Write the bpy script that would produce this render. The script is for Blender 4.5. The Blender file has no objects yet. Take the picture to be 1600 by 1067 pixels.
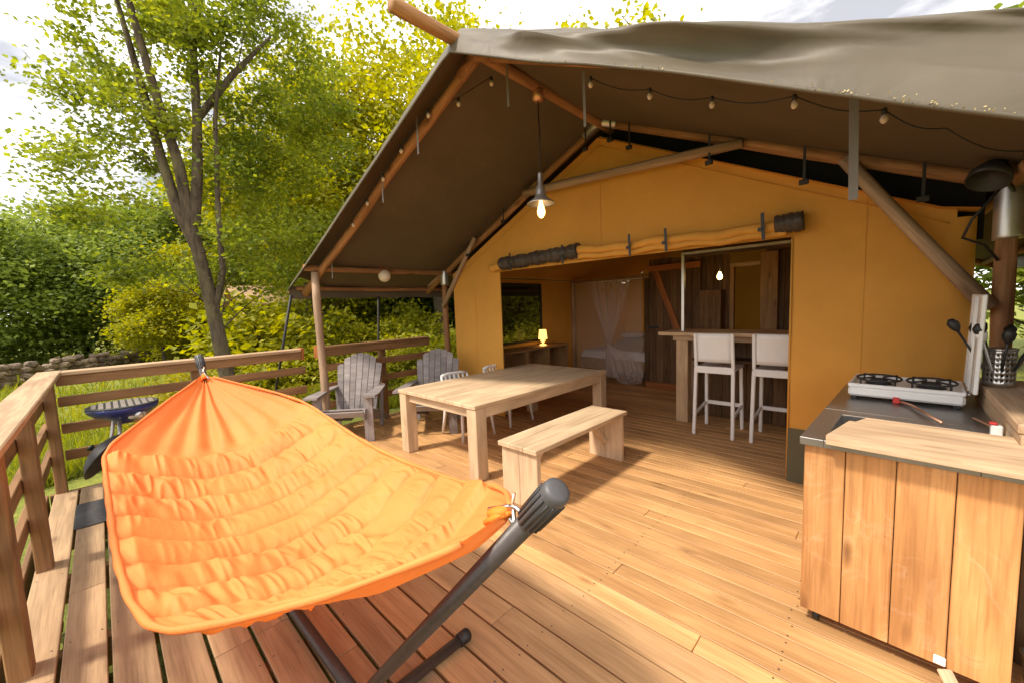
import bpy, bmesh, math, random
import numpy as np
from mathutils import Vector, Matrix, Euler
random.seed(7); rng = np.random.default_rng(11)
R = math.radians
sc = bpy.context.scene
C = sc.collection

# ------------------------------------------------------------------ camera
def cam_matrix(yaw, pitch, roll, loc):
    f = Vector((-math.sin(yaw)*math.cos(pitch), math.cos(yaw)*math.cos(pitch), -math.sin(pitch)))
    r = Vector((math.cos(yaw), math.sin(yaw), 0)); u = r.cross(f)
    r2 = r*math.cos(roll) + u*math.sin(roll); u2 = -r*math.sin(roll) + u*math.cos(roll)
    m = Matrix((r2, u2, -f)).transposed().to_4x4(); m.translation = loc
    return m
cd = bpy.data.cameras.new('camera'); cam = bpy.data.objects.new('camera', cd); C.objects.link(cam)
cd.sensor_width = 36; cd.sensor_fit = 'HORIZONTAL'; cd.lens = 36*617.67/1600
cd.clip_start = 0.05; cd.clip_end = 2000
cam.matrix_world = cam_matrix(R(43.96), R(5.05), R(-2.114), Vector((0, 0, 1.58)))
sc.camera = cam

# ------------------------------------------------------------------ sky and sun
SUN_TRAVEL = Vector((.23, .67, -1.0)).normalized()
w = bpy.data.worlds.new('World'); sc.world = w; w.use_nodes = True
nt = w.node_tree; nt.nodes.clear()
out = nt.nodes.new('ShaderNodeOutputWorld'); bg = nt.nodes.new('ShaderNodeBackground')
sky = nt.nodes.new('ShaderNodeTexSky'); sky.sky_type = 'NISHITA'; sky.sun_disc = False
sky.sun_elevation = R(54.7); sky.sun_rotation = R(198.9); sky.air_density = 1.0; sky.dust_density = 2.0
tc = nt.nodes.new('ShaderNodeTexCoord'); mp = nt.nodes.new('ShaderNodeMapping'); mp.inputs['Scale'].default_value = (1, 1, 3.2)
cn = nt.nodes.new('ShaderNodeTexNoise'); cn.inputs['Scale'].default_value = 2.6; cn.inputs['Detail'].default_value = 7; cn.inputs['Roughness'].default_value = .55
cr = nt.nodes.new('ShaderNodeValToRGB')
cr.color_ramp.elements[0].position = .36; cr.color_ramp.elements[0].color = (2.4, 2.32, 2.36, 1)
cr.color_ramp.elements[1].position = .66; cr.color_ramp.elements[1].color = (11.0, 10.6, 10.2, 1)
mx = nt.nodes.new('ShaderNodeMixRGB'); mx.inputs[0].default_value = .86
nt.links.new(tc.outputs['Generated'], mp.inputs['Vector']); nt.links.new(mp.outputs[0], cn.inputs['Vector'])
nt.links.new(cn.outputs['Fac'], cr.inputs[0]); nt.links.new(sky.outputs[0], mx.inputs[1]); nt.links.new(cr.outputs[0], mx.inputs[2])
nt.links.new(mx.outputs[0], bg.inputs[0]); bg.inputs[1].default_value = .15
nt.links.new(bg.outputs[0], out.inputs[0])
sl = bpy.data.lights.new('sun', 'SUN'); sl.energy = 2.3; sl.angle = R(6); sl.color = (1, .90, .76)
so = bpy.data.objects.new('sun', sl); C.objects.link(so); so.rotation_euler = SUN_TRAVEL.to_track_quat('-Z', 'Y').to_euler(); so.location = (-4, -12, 16)
sc.view_settings.view_transform = 'Standard'; sc.view_settings.look = 'None'; sc.view_settings.gamma = 1
sc.view_settings.exposure = 1.08; sc.view_settings.use_curve_mapping = False
sc.render.engine = 'CYCLES'; sc.cycles.max_bounces = 8; sc.cycles.diffuse_bounces = 5; sc.cycles.transparent_max_bounces = 12
sc.cycles.use_denoising = True

# ------------------------------------------------------------------ materials
def mat_new(name):
    m = bpy.data.materials.new(name); m.use_nodes = True
    t = m.node_tree; b = t.nodes['Principled BSDF']
    return m, t, b
def N(t, kind, **kw):
    n = t.nodes.new(kind)
    for k, v in kw.items():
        if k in n.inputs: n.inputs[k].default_value = v
        else: setattr(n, k, v)
    return n
def ramp(t, stops):
    n = t.nodes.new('ShaderNodeValToRGB'); e = n.color_ramp.elements
    while len(e) < len(stops): e.new(.5)
    for i, (p, c) in enumerate(stops):
        e[i].position = p; e[i].color = (*c, 1) if len(c) == 3 else c
    return n
def wood(name, dark, light, rough=.65, vary=.22, knots=.6, grain=1.0, bump=.25, grey=0.0, fine=.36, wear=0.0):
    m, t, b = mat_new(name); L = t.links.new
    tc = N(t, 'ShaderNodeTexCoord'); oi = N(t, 'ShaderNodeObjectInfo')
    sh = N(t, 'ShaderNodeVectorMath', operation='SCALE'); sh.inputs[0].default_value = (37.0, 11.0, 23.0)
    L(oi.outputs['Random'], sh.inputs['Scale'])
    ad = N(t, 'ShaderNodeVectorMath', operation='ADD'); L(tc.outputs['Object'], ad.inputs[0]); L(sh.outputs[0], ad.inputs[1])
    m1 = N(t, 'ShaderNodeMapping'); m1.inputs['Scale'].default_value = (1.1*grain, 16*grain, 16*grain); L(ad.outputs[0], m1.inputs['Vector'])
    n1 = N(t, 'ShaderNodeTexNoise', Scale=1.6, Detail=5.0, Roughness=.62, Distortion=.5); L(m1.outputs[0], n1.inputs['Vector'])
    m2 = N(t, 'ShaderNodeMapping'); m2.inputs['Scale'].default_value = (1.6, 5.5, 5.5); L(ad.outputs[0], m2.inputs['Vector'])
    n2 = N(t, 'ShaderNodeTexNoise', Scale=1.1, Detail=3.0, Distortion=.3); L(m2.outputs[0], n2.inputs['Vector'])
    vo = N(t, 'ShaderNodeTexVoronoi', Scale=1.0); m3 = N(t, 'ShaderNodeMapping'); m3.inputs['Scale'].default_value = (2.3, 7.5, 7.5)
    L(ad.outputs[0], m3.inputs['Vector']); L(m3.outputs[0], vo.inputs['Vector'])
    kr = ramp(t, [(.05, (1, 1, 1)), (.2, (0, 0, 0))]); L(vo.outputs['Distance'], kr.inputs[0])
    r1 = ramp(t, [(.28, dark), (.5, tuple((a+c)/2 for a, c in zip(dark, light))), (.72, light)]); L(n1.outputs['Fac'], r1.inputs[0])
    m4 = N(t, 'ShaderNodeMapping'); m4.inputs['Scale'].default_value = (2.2, 75*grain, 75*grain); L(ad.outputs[0], m4.inputs['Vector'])
    n4 = N(t, 'ShaderNodeTexNoise', Scale=1.5, Detail=3.0, Distortion=.4); L(m4.outputs[0], n4.inputs['Vector'])
    r4 = ramp(t, [(.34, (.55, .50, .46)), (.5, (1, 1, 1)), (.66, (1.12, 1.12, 1.12))]); L(n4.outputs['Fac'], r4.inputs[0])
    mf = N(t, 'ShaderNodeMixRGB', blend_type='MULTIPLY'); mf.inputs[0].default_value = fine; L(r1.outputs[0], mf.inputs[1]); L(r4.outputs[0], mf.inputs[2]); r1 = mf
    if wear:
        m5 = N(t, 'ShaderNodeMapping'); m5.inputs['Scale'].default_value = (5.5, 7, 7); L(ad.outputs[0], m5.inputs['Vector'])
        n5 = N(t, 'ShaderNodeTexNoise', Scale=.8, Detail=4.0, Distortion=1.6); L(m5.outputs[0], n5.inputs['Vector'])
        r5 = ramp(t, [(.455, (0, 0, 0)), (.49, (1, 1, 1)), (.50, (1, 1, 1)), (.54, (0, 0, 0))]); L(n5.outputs['Fac'], r5.inputs[0])
        n6 = N(t, 'ShaderNodeTexNoise', Scale=4.5, Detail=2.0); L(ad.outputs[0], n6.inputs['Vector']); r6 = ramp(t, [(.50, (0, 0, 0)), (.66, (1, 1, 1))]); L(n6.outputs['Fac'], r6.inputs[0])
        mm = N(t, 'ShaderNodeMath', operation='MULTIPLY'); L(r5.outputs[0], mm.inputs[0]); L(r6.outputs[0], mm.inputs[1]); m7 = N(t, 'ShaderNodeMath', operation='MULTIPLY'); L(mm.outputs[0], m7.inputs[0]); m7.inputs[1].default_value = wear
        mw = N(t, 'ShaderNodeMixRGB'); L(m7.outputs[0], mw.inputs[0]); L(r1.outputs[0], mw.inputs[1]); mw.inputs[2].default_value = (.80, .66, .46, 1); r1 = mw
    mu = N(t, 'ShaderNodeMixRGB', blend_type='MULTIPLY'); mu.inputs[0].default_value = .62
    r2 = ramp(t, [(.3, (.62, .58, .55)), (.65, (1.15, 1.12, 1.08))]); L(n2.outputs['Fac'], r2.inputs[0])
    L(r1.outputs[0], mu.inputs[1]); L(r2.outputs[0], mu.inputs[2])
    kf = N(t, 'ShaderNodeMath', operation='MULTIPLY'); L(kr.outputs[0], kf.inputs[0]); kf.inputs[1].default_value = knots
    mk = N(t, 'ShaderNodeMixRGB'); L(kf.outputs[0], mk.inputs[0]); L(mu.outputs[0], mk.inputs[1]); mk.inputs[2].default_value = (dark[0]*.35, dark[1]*.28, dark[2]*.25, 1)
    hs = N(t, 'ShaderNodeHueSaturation'); L(mk.outputs[0], hs.inputs['Color'])
    mr = N(t, 'ShaderNodeMapRange'); mr.inputs['To Min'].default_value = 1-vary; mr.inputs['To Max'].default_value = 1+vary; L(oi.outputs['Random'], mr.inputs['Value'])
    L(mr.outputs[0], hs.inputs['Value']); hs.inputs['Saturation'].default_value = 1-grey
    L(hs.outputs[0], b.inputs['Base Color'])
    rr = N(t, 'ShaderNodeMapRange'); rr.inputs['To Min'].default_value = rough-.12; rr.inputs['To Max'].default_value = rough+.15; L(n2.outputs['Fac'], rr.inputs['Value']); L(rr.outputs[0], b.inputs['Roughness'])
    bp = N(t, 'ShaderNodeBump', Strength=bump, Distance=.004); L(n1.outputs['Fac'], bp.inputs['Height']); L(bp.outputs[0], b.inputs['Normal'])
    b.inputs['Specular IOR Level'].default_value = .3
    return m
def cloth(name, col, var=.12, transl=0.0, tcol=None, rough=.8, weave=700, wrinkle=.25, wscale=3.0, stain=None):
    m, t, b = mat_new(name); L = t.links.new
    tc = N(t, 'ShaderNodeTexCoord')
    n = N(t, 'ShaderNodeTexNoise', Scale=1.7, Detail=6.0, Roughness=.6); L(tc.outputs['Object'], n.inputs['Vector'])
    r = ramp(t, [(.3, tuple(c*(1-var) for c in col)), (.7, tuple(min(1, c*(1+var)) for c in col))]); L(n.outputs['Fac'], r.inputs[0])
    L(r.outputs[0], b.inputs['Base Color']); b.inputs['Roughness'].default_value = rough; b.inputs['Specular IOR Level'].default_value = .25
    n2 = N(t, 'ShaderNodeTexNoise', Scale=wscale, Detail=4.0, Distortion=1.0); L(tc.outputs['Object'], n2.inputs['Vector'])
    n3 = N(t, 'ShaderNodeTexNoise', Scale=float(weave), Detail=1.0); L(tc.outputs['Object'], n3.inputs['Vector'])
    b1 = N(t, 'ShaderNodeBump', Strength=wrinkle, Distance=.03); L(n2.outputs['Fac'], b1.inputs['Height'])
    b2 = N(t, 'ShaderNodeBump', Strength=.12, Distance=.001); L(n3.outputs['Fac'], b2.inputs['Height']); L(b1.outputs[0], b2.inputs['Normal'])
    L(b2.outputs[0], b.inputs['Normal'])
    if transl:
        tr = N(t, 'ShaderNodeBsdfTranslucent'); tr.inputs['Color'].default_value = (*(tcol or col), 1); L(b2.outputs[0], tr.inputs['Normal'])
        ms = N(t, 'ShaderNodeMixShader'); ms.inputs[0].default_value = transl
        L(b.outputs[0], ms.inputs[1]); L(tr.outputs[0], ms.inputs[2]); L(ms.outputs[0], t.nodes['Material Output'].inputs['Surface'])
    return m
def plain(name, col, rough=.5, metal=0.0, var=.1, scale=8.0, bump=.05, spec=.5):
    m, t, b = mat_new(name); L = t.links.new
    tc = N(t, 'ShaderNodeTexCoord'); n = N(t, 'ShaderNodeTexNoise', Scale=scale, Detail=5.0); L(tc.outputs['Object'], n.inputs['Vector'])
    r = ramp(t, [(.3, tuple(c*(1-var) for c in col)), (.7, tuple(min(1, c*(1+var)) for c in col))]); L(n.outputs['Fac'], r.inputs[0]); L(r.outputs[0], b.inputs['Base Color'])
    rr = N(t, 'ShaderNodeMapRange'); rr.inputs['To Min'].default_value = max(.02, rough-.1); rr.inputs['To Max'].default_value = min(1, rough+.12); L(n.outputs['Fac'], rr.inputs['Value']); L(rr.outputs[0], b.inputs['Roughness'])
    b.inputs['Metallic'].default_value = metal; b.inputs['Specular IOR Level'].default_value = spec
    bp = N(t, 'ShaderNodeBump', Strength=bump, Distance=.01); L(n.outputs['Fac'], bp.inputs['Height']); L(bp.outputs[0], b.inputs['Normal'])
    return m
def glow(name, col, strength):
    m, t, b = mat_new(name); b.inputs['Base Color'].default_value = (*col, 1)
    b.inputs['Emission Color'].default_value = (*col, 1); b.inputs['Emission Strength'].default_value = strength
    return m
def leafmat(name, cols, transl=.45, vary=.35):
    m, t, b = mat_new(name); L = t.links.new
    g = N(t, 'ShaderNodeNewGeometry'); tc = N(t, 'ShaderNodeTexCoord')
    n = N(t, 'ShaderNodeTexNoise', Scale=.9, Detail=2.0); L(tc.outputs['Object'], n.inputs['Vector'])
    a = N(t, 'ShaderNodeMath', operation='MULTIPLY_ADD'); L(g.outputs['Random Per Island'], a.inputs[0]); a.inputs[1].default_value = vary; 
    s = N(t, 'ShaderNodeMath', operation='SUBTRACT'); L(n.outputs['Fac'], s.inputs[0]); s.inputs[1].default_value = vary*.5
    L(s.outputs[0], a.inputs[2])
    r = ramp(t, [(.22, cols[0]), (.5, cols[1]), (.8, cols[2])]); L(a.outputs[0], r.inputs[0])
    L(r.outputs[0], b.inputs['Base Color']); b.inputs['Roughness'].default_value = .55; b.inputs['Specular IOR Level'].default_value = .3
    tr = N(t, 'ShaderNodeBsdfTranslucent'); hs = N(t, 'ShaderNodeHueSaturation', Value=1.9, Saturation=1.08, Hue=.49); L(r.outputs[0], hs.inputs['Color']); L(hs.outputs[0], tr.inputs['Color'])
    ms = N(t, 'ShaderNodeMixShader'); ms.inputs[0].default_value = transl
    L(b.outputs[0], ms.inputs[1]); L(tr.outputs[0], ms.inputs[2]); L(ms.outputs[0], t.nodes['Material Output'].inputs['Surface'])
    return m
def barkmat(name, c1, c2):
    m, t, b = mat_new(name); L = t.links.new
    tc = N(t, 'ShaderNodeTexCoord'); mp = N(t, 'ShaderNodeMapping'); mp.inputs['Scale'].default_value = (9, 9, 2.2); L(tc.outputs['Object'], mp.inputs['Vector'])
    n = N(t, 'ShaderNodeTexNoise', Scale=1.6, Detail=7.0, Roughness=.68, Distortion=.8); L(mp.outputs[0], n.inputs['Vector'])
    n2 = N(t, 'ShaderNodeTexNoise', Scale=2.2, Detail=3.0); L(tc.outputs['Object'], n2.inputs['Vector'])
    r = ramp(t, [(.32, c1), (.62, c2)]); L(n.outputs['Fac'], r.inputs[0])
    r2 = ramp(t, [(.5, (0, 0, 0)), (.66, (1, 1, 1))]); L(n2.outputs['Fac'], r2.inputs[0])
    mx = N(t, 'ShaderNodeMixRGB'); L(r2.outputs[0], mx.inputs[0]); L(r.outputs[0], mx.inputs[1]); mx.inputs[2].default_value = (c2[0]*1.05, c2[1]*1.2, c2[2]*.9, 1)
    L(mx.outputs[0], b.inputs['Base Color']); b.inputs['Roughness'].default_value = .9
    bp = N(t, 'ShaderNodeBump', Strength=.9, Distance=.04); L(n.outputs['Fac'], bp.inputs['Height']); L(bp.outputs[0], b.inputs['Normal'])
    return m

M = {}
M['deck_in'] = wood('deck_pine', (.47, .255, .10), (.63, .37, .165), rough=.55, vary=.17, knots=.55, bump=.25)
M['deck_mid'] = wood('deck_honey', (.43, .255, .115), (.58, .365, .185), rough=.62, vary=.13, knots=.5, bump=.3)
M['deck_out'] = wood('deck_weathered', (.34, .225, .125), (.50, .345, .20), rough=.7, vary=.16, knots=.6, bump=.45)
M['rail'] = wood('railing_wood', (.18, .092, .038), (.33, .18, .08), rough=.7, vary=.15, knots=.6, bump=.4)
M['railcap'] = wood('railing_cap_wood', (.34, .22, .125), (.52, .37, .23), rough=.75, vary=.08, knots=.4, bump=.4)
M['table'] = wood('pale_douglas', (.52, .37, .225), (.66, .50, .33), rough=.6, vary=.07, knots=.25, bump=.2, fine=.22)
M['bar'] = wood('bar_wood', (.40, .26, .14), (.58, .41, .25), rough=.6, vary=.08, knots=.4)
M['kitchen'] = wood('kitchen_pine', (.42, .19, .065), (.62, .33, .13), rough=.55, vary=.12, knots=.85, bump=.3, grain=.8, fine=.35, wear=.13)
M['plank'] = wood('scaffold_plank', (.44, .30, .18), (.64, .46, .30), rough=.7, vary=.05, knots=.45)
M['pole'] = wood('round_pole', (.19, .088, .036), (.38, .20, .088), rough=.7, vary=.12, knots=.7)
M['polegrey'] = wood('round_pole_pale', (.27, .175, .105), (.46, .325, .215), rough=.7, vary=.08, knots=.6)
M['darkwood'] = wood('dark_stained_boards', (.075, .040, .018), (.19, .105, .048), rough=.75, vary=.3, knots=.4)
M['orangewood'] = wood('orange_stained_wood', (.30, .095, .022), (.46, .17, .045), rough=.6, vary=.08)
M['greywood'] = wood('grey_painted_slats', (.20, .178, .175), (.34, .305, .30), rough=.65, vary=.12, knots=.1, bump=.3)
M['cabinet'] = wood('cabinet_wood', (.30, .16, .06), (.45, .26, .11), rough=.6, vary=.08)
M['fly'] = cloth('roof_canvas', (.105, .086, .060), var=.16, transl=0.0, tcol=(.20, .11, .04), rough=.48, wrinkle=.35, wscale=2.2)
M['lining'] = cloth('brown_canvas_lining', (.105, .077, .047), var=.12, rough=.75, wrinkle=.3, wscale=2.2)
M['mustard'] = cloth('mustard_canvas', (.62, .30, .055), var=.09, transl=.10, tcol=(.7, .33, .04), rough=.8, wrinkle=.34, wscale=2.4, weave=260)
M['greencanvas'] = cloth('green_canvas_skirt', (.105, .095, .055), var=.1, rough=.8)
M['orange'] = cloth('orange_hammock_cloth', (.87, .27, .070), var=.14, transl=.20, tcol=(.95, .20, .015), rough=.6, wrinkle=.10, wscale=26.0, weave=900)
M['orangetrim'] = cloth('orange_hammock_trim', (.90, .22, .025), var=.06, transl=.1, tcol=(.9, .18, .01), rough=.6, wrinkle=.2, wscale=30)
M['darkplastic_roll'] = cloth('dark_rolled_plastic', (.055, .042, .034), var=.3, rough=.35, wrinkle=.6, wscale=9)
M['shadeblack'] = cloth('shade_black', (.012, .010, .009), var=.2, rough=.9)  # black standing in for the shade in the gap behind the rafters
M['webbing'] = cloth('grey_webbing', (.20, .18, .17), var=.1, rough=.7)
M['black'] = plain('black_plastic', (.018, .016, .015), rough=.5)
M['stand'] = plain('brown_black_powder_coat', (.052, .038, .033), rough=.36, var=.15, scale=40)
M['standcap'] = plain('grey_rubber_cap', (.07, .066, .068), rough=.45)
M['steel'] = plain('stainless_steel', (.55, .53, .51), rough=.28, metal=1.0)
M['worktop'] = plain('brushed_worktop', (.30, .29, .28), rough=.34, metal=.85, var=.12, scale=4)
M['enamel'] = plain('white_enamel', (.80, .78, .74), rough=.3, var=.03)
M['white'] = plain('white_resin', (.80, .77, .73), rough=.45, var=.03)
M['castiron'] = plain('cast_iron', (.03, .028, .027), rough=.6)
M['blue'] = plain('blue_enamel', (.022, .032, .16), rough=.25)
M['griddle'] = plain('griddle_grey', (.20, .17, .15), rough=.5)
M['alu'] = plain('matt_aluminium', (.62, .60, .58), rough=.4, metal=.9)
M['mat'] = plain('dark_mat', (.04, .038, .038), rough=.9, var=.4, scale=60)
M['bed'] = cloth('white_bed_linen', (.62, .57, .53), var=.06, rough=.85, wrinkle=.5, wscale=6)
M['red'] = plain('red_cord', (.55, .04, .03), rough=.6)
M['copper'] = plain('copper_fitting', (.75, .42, .26), rough=.35, metal=.8)
M['bark'] = barkmat('oak_bark', (.028, .018, .012), (.135, .095, .06))
M['bark2'] = barkmat('wood_bark', (.035, .024, .016), (.12, .09, .06))
M['leaf_oak'] = leafmat('oak_leaves', [(.085, .12, .016), (.18, .22, .026), (.32, .34, .036)], transl=.48)
M['leaf_bright'] = leafmat('bright_leaves', [(.16, .175, .012), (.30, .30, .017), (.42, .39, .022)], transl=.45)
M['leaf_mid'] = leafmat('mid_leaves', [(.08, .12, .022), (.16, .21, .030), (.28, .31, .040)], transl=.40)
M['leaf_dark'] = leafmat('dark_leaves', [(.11, .155, .034), (.20, .26, .048), (.30, .36, .06)], transl=.35)
M['leaf_yellow'] = leafmat('yellow_leaves', [(.16, .16, .008), (.30, .27, .010), (.42, .36, .012)], transl=.4)
M['grass'] = leafmat('grass_blades', [(.11, .14, .015), (.23, .25, .02), (.36, .34, .03)], transl=.4)
M['litter'] = plain('dry_litter', (.55, .42, .18), rough=.8, var=.4)
M['bulb'] = glow('warm_bulb', (1.0, .60, .16), 3.2)
M['filament'] = glow('hot_filament', (1.0, .62, .18), 14.0)
M['lampglow'] = glow('lit_shade', (1.0, .55, .13), 1.25)
M['bulbdim'] = plain('clear_bulb_glass', (.62, .50, .40), rough=.15)
M['globe'] = plain('white_globe', (.72, .62, .50), rough=.5, var=.03)
# window film, see-through and dark
m, t, b = mat_new('window_film'); tr = N(t, 'ShaderNodeBsdfTransparent'); tr.inputs[0].default_value = (.62, .60, .46, 1)
b.inputs['Base Color'].default_value = (.05, .05, .04, 1); b.inputs['Roughness'].default_value = .2
ms = N(t, 'ShaderNodeMixShader'); ms.inputs[0].default_value = .8; t.links.new(b.outputs[0], ms.inputs[1]); t.links.new(tr.outputs[0], ms.inputs[2]); t.links.new(ms.outputs[0], t.nodes['Material Output'].inputs['Surface']); M['film'] = m
m, t, b = mat_new('mosquito_net'); tr = N(t, 'ShaderNodeBsdfTransparent'); b.inputs['Base Color'].default_value = (.75, .62, .55, 1); b.inputs['Roughness'].default_value = .9
ms = N(t, 'ShaderNodeMixShader'); ms.inputs[0].default_value = .66; t.links.new(b.outputs[0], ms.inputs[1]); t.links.new(tr.outputs[0], ms.inputs[2]); t.links.new(ms.outputs[0], t.nodes['Material Output'].inputs['Surface']); M['net'] = m
m, t, b = mat_new('mosquito_net_thin'); tr = N(t, 'ShaderNodeBsdfTransparent'); b.inputs['Base Color'].default_value = (.75, .68, .62, 1); b.inputs['Roughness'].default_value = .9
ms = N(t, 'ShaderNodeMixShader'); ms.inputs[0].default_value = .80; t.links.new(b.outputs[0], ms.inputs[1]); t.links.new(tr.outputs[0], ms.inputs[2]); t.links.new(ms.outputs[0], t.nodes['Material Output'].inputs['Surface']); M['netthin'] = m
# ground
m, t, b = mat_new('meadow_ground'); L = t.links.new
tc = N(t, 'ShaderNodeTexCoord'); n = N(t, 'ShaderNodeTexNoise', Scale=.35, Detail=8.0, Roughness=.65); L(tc.outputs['Object'], n.inputs['Vector'])
n2 = N(t, 'ShaderNodeTexNoise', Scale=9.0, Detail=6.0, Roughness=.7); L(tc.outputs['Object'], n2.inputs['Vector'])
mxn = N(t, 'ShaderNodeMixRGB'); mxn.inputs[0].default_value = .45; L(n.outputs['Fac'], mxn.inputs[1]); L(n2.outputs['Fac'], mxn.inputs[2])
r = ramp(t, [(.33, (.08, .11, .015)), (.5, (.19, .21, .025)), (.64, (.30, .29, .04)), (.74, (.38, .31, .12))]); L(mxn.outputs[0], r.inputs[0]); L(r.outputs[0], b.inputs['Base Color'])
b.inputs['Roughness'].default_value = .95; bp = N(t, 'ShaderNodeBump', Strength=.8, Distance=.08); L(n2.outputs['Fac'], bp.inputs['Height']); L(bp.outputs[0], b.inputs['Normal']); M['ground'] = m
m, t, b = mat_new('dry_stone'); L = t.links.new
tc = N(t, 'ShaderNodeTexCoord'); n = N(t, 'ShaderNodeTexNoise', Scale=5.0, Detail=6.0); L(tc.outputs['Object'], n.inputs['Vector']); oi = N(t, 'ShaderNodeObjectInfo')
r = ramp(t, [(.3, (.16, .11, .075)), (.7, (.36, .27, .19))]); L(n.outputs['Fac'], r.inputs[0])
hs = N(t, 'ShaderNodeHueSaturation'); mr = N(t, 'ShaderNodeMapRange'); mr.inputs['To Min'].default_value = .6; mr.inputs['To Max'].default_value = 1.3; L(oi.outputs['Random'], mr.inputs['Value']); L(mr.outputs[0], hs.inputs['Value']); L(r.outputs[0], hs.inputs['Color']); L(hs.outputs[0], b.inputs['Base Color']); b.inputs['Roughness'].default_value = .9
bp = N(t, 'ShaderNodeBump', Strength=.6, Distance=.03); L(n.outputs['Fac'], bp.inputs['Height']); L(bp.outputs[0], b.inputs['Normal']); M['stone'] = m

# ------------------------------------------------------------------ object helpers (all coordinates are world coordinates at build time)
W = {}
def root(name, loc=(0, 0, 0), label=None, cat=None, group=None, kind=None):
    o = bpy.data.objects.new(name, None); C.objects.link(o); o.location = loc; o.empty_display_size = .1
    W[o] = Matrix.Translation(loc); tag(o, label, cat, group, kind); return o
def tag(o, label=None, cat=None, group=None, kind=None):
    if label: o['label'] = label
    if cat: o['category'] = cat
    if group: o['group'] = group
    if kind: o['kind'] = kind
    return o
def link(name, me, mat, parent=None, Mw=None):
    o = bpy.data.objects.new(name, me); C.objects.link(o)
    if mat is not None and not me.materials: me.materials.append(M[mat])
    Mw = Mw or Matrix.Identity(4)
    if parent is not None:
        o.parent = parent; o.matrix_parent_inverse = W[parent].inverted()
    o.matrix_basis = Mw; W[o] = Mw
    return o
def smooth(me, on=True):
    me.polygons.foreach_set('use_smooth', [on]*len(me.polygons))
def bm_done(bm, name, sm=False):
    bmesh.ops.recalc_face_normals(bm, faces=bm.faces)
    me = bpy.data.meshes.new(name); bm.to_mesh(me); bm.free()
    if sm: smooth(me)
    return me
def pyd(name, v, f, sm=True):
    me = bpy.data.meshes.new(name); me.from_pydata([tuple(p) for p in v], [], f); me.update()
    if sm: smooth(me)
    return me
def box_me(name, lx, ly, lz, bev=.004, seg=1):
    bm = bmesh.new(); bmesh.ops.create_cube(bm, size=1)
    bmesh.ops.scale(bm, vec=(lx, ly, lz), verts=bm.verts)
    if bev: bmesh.ops.bevel(bm, geom=bm.edges[:], offset=min(bev, .45*min(lx, ly, lz)), segments=seg, affect='EDGES', profile=.6)
    return bm_done(bm, name)
def frame(a, b, up=(0, 0, 1)):
    a, b = Vector(a), Vector(b); x = (b-a).normalized(); up = Vector(up)
    if abs(x.dot(up)) > .98: up = Vector((0, 1, 0))
    y = up.cross(x).normalized(); z = x.cross(y)
    m = Matrix((x, y, z)).transposed().to_4x4(); m.translation = (a+b)/2
    return m
def plank(name, a, b, wy, tz, mat, parent=None, up=(0, 0, 1), bev=.004):
    """box whose length runs a-b; wy = size across, tz = size along 'up'"""
    l = (Vector(b)-Vector(a)).length
    return link(name, box_me(name, l, wy, tz, bev), mat, parent, frame(a, b, up))
def bx(name, lo, hi, mat, parent=None, bev=.004):
    lo, hi = Vector(lo), Vector(hi); d = hi-lo
    ax = max(range(3), key=lambda i: d[i])
    c = (lo+hi)/2; h = Vector((0, 0, 0)); h[ax] = d[ax]/2
    if ax == 0: return plank(name, c-h, c+h, d[1], d[2], mat, parent, (0, 0, 1), bev)
    if ax == 1: return plank(name, c-h, c+h, d[0], d[2], mat, parent, (0, 0, 1), bev)
    return plank(name, c-h, c+h, d[0], d[1], mat, parent, (0, 1, 0), bev)
def tube_data(pts, rad, n=10, caps=True):
    pts = [Vector(p) for p in pts]
    if not hasattr(rad, '__len__'): rad = [rad]*len(pts)
    v, f = [], []; prev = None
    for i, p in enumerate(pts):
        d = (pts[min(i+1, len(pts)-1)]-pts[max(i-1, 0)])
        d = d.normalized() if d.length > 1e-9 else Vector((0, 0, 1))
        if prev is None: ref = Vector((0, 0, 1)) if abs(d.z) < .9 else Vector((1, 0, 0)); s = d.cross(ref).normalized()
        else: s = (prev - d*prev.dot(d)).normalized()
        prev = s; q = d.cross(s)
        for k in range(n):
            a = 2*math.pi*k/n; v.append(p + (s*math.cos(a)+q*math.sin(a))*rad[i])
    for i in range(len(pts)-1):
        for k in range(n):
            k2 = (k+1) % n; f.append((i*n+k, i*n+k2, (i+1)*n+k2, (i+1)*n+k))
    if caps: f.append(tuple(range(n-1, -1, -1))); f.append(tuple((len(pts)-1)*n+k for k in range(n)))
    return v, f
def tube(name, pts, rad, mat, parent=None, n=10, caps=True):
    v, f = tube_data(pts, rad, n, caps)
    o = pts[0]; c = Vector(o); v = [p-c for p in v]
    me = pyd(name, v, f, True)
    return link(name, me, mat, parent, Matrix.Translation(c))
def pole(name, a, b, r0, r1, mat, parent=None, n=14, wob=.006):
    """straight round log, grain along its length"""
    l = (Vector(b)-Vector(a)).length; k = max(3, int(l/.35)); ph = random.random()*6
    pts = [Vector((-l/2+l*i/k, wob*math.sin(i*1.3+ph), wob*math.cos(i*.9+ph))) for i in range(k+1)]
    rad = [r0+(r1-r0)*i/k+wob*.4*math.sin(i*2.1+ph) for i in range(k+1)]
    v, f = tube_data(pts, rad, n); return link(name, pyd(name, v, f, True), mat, parent, frame(a, b))
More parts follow.
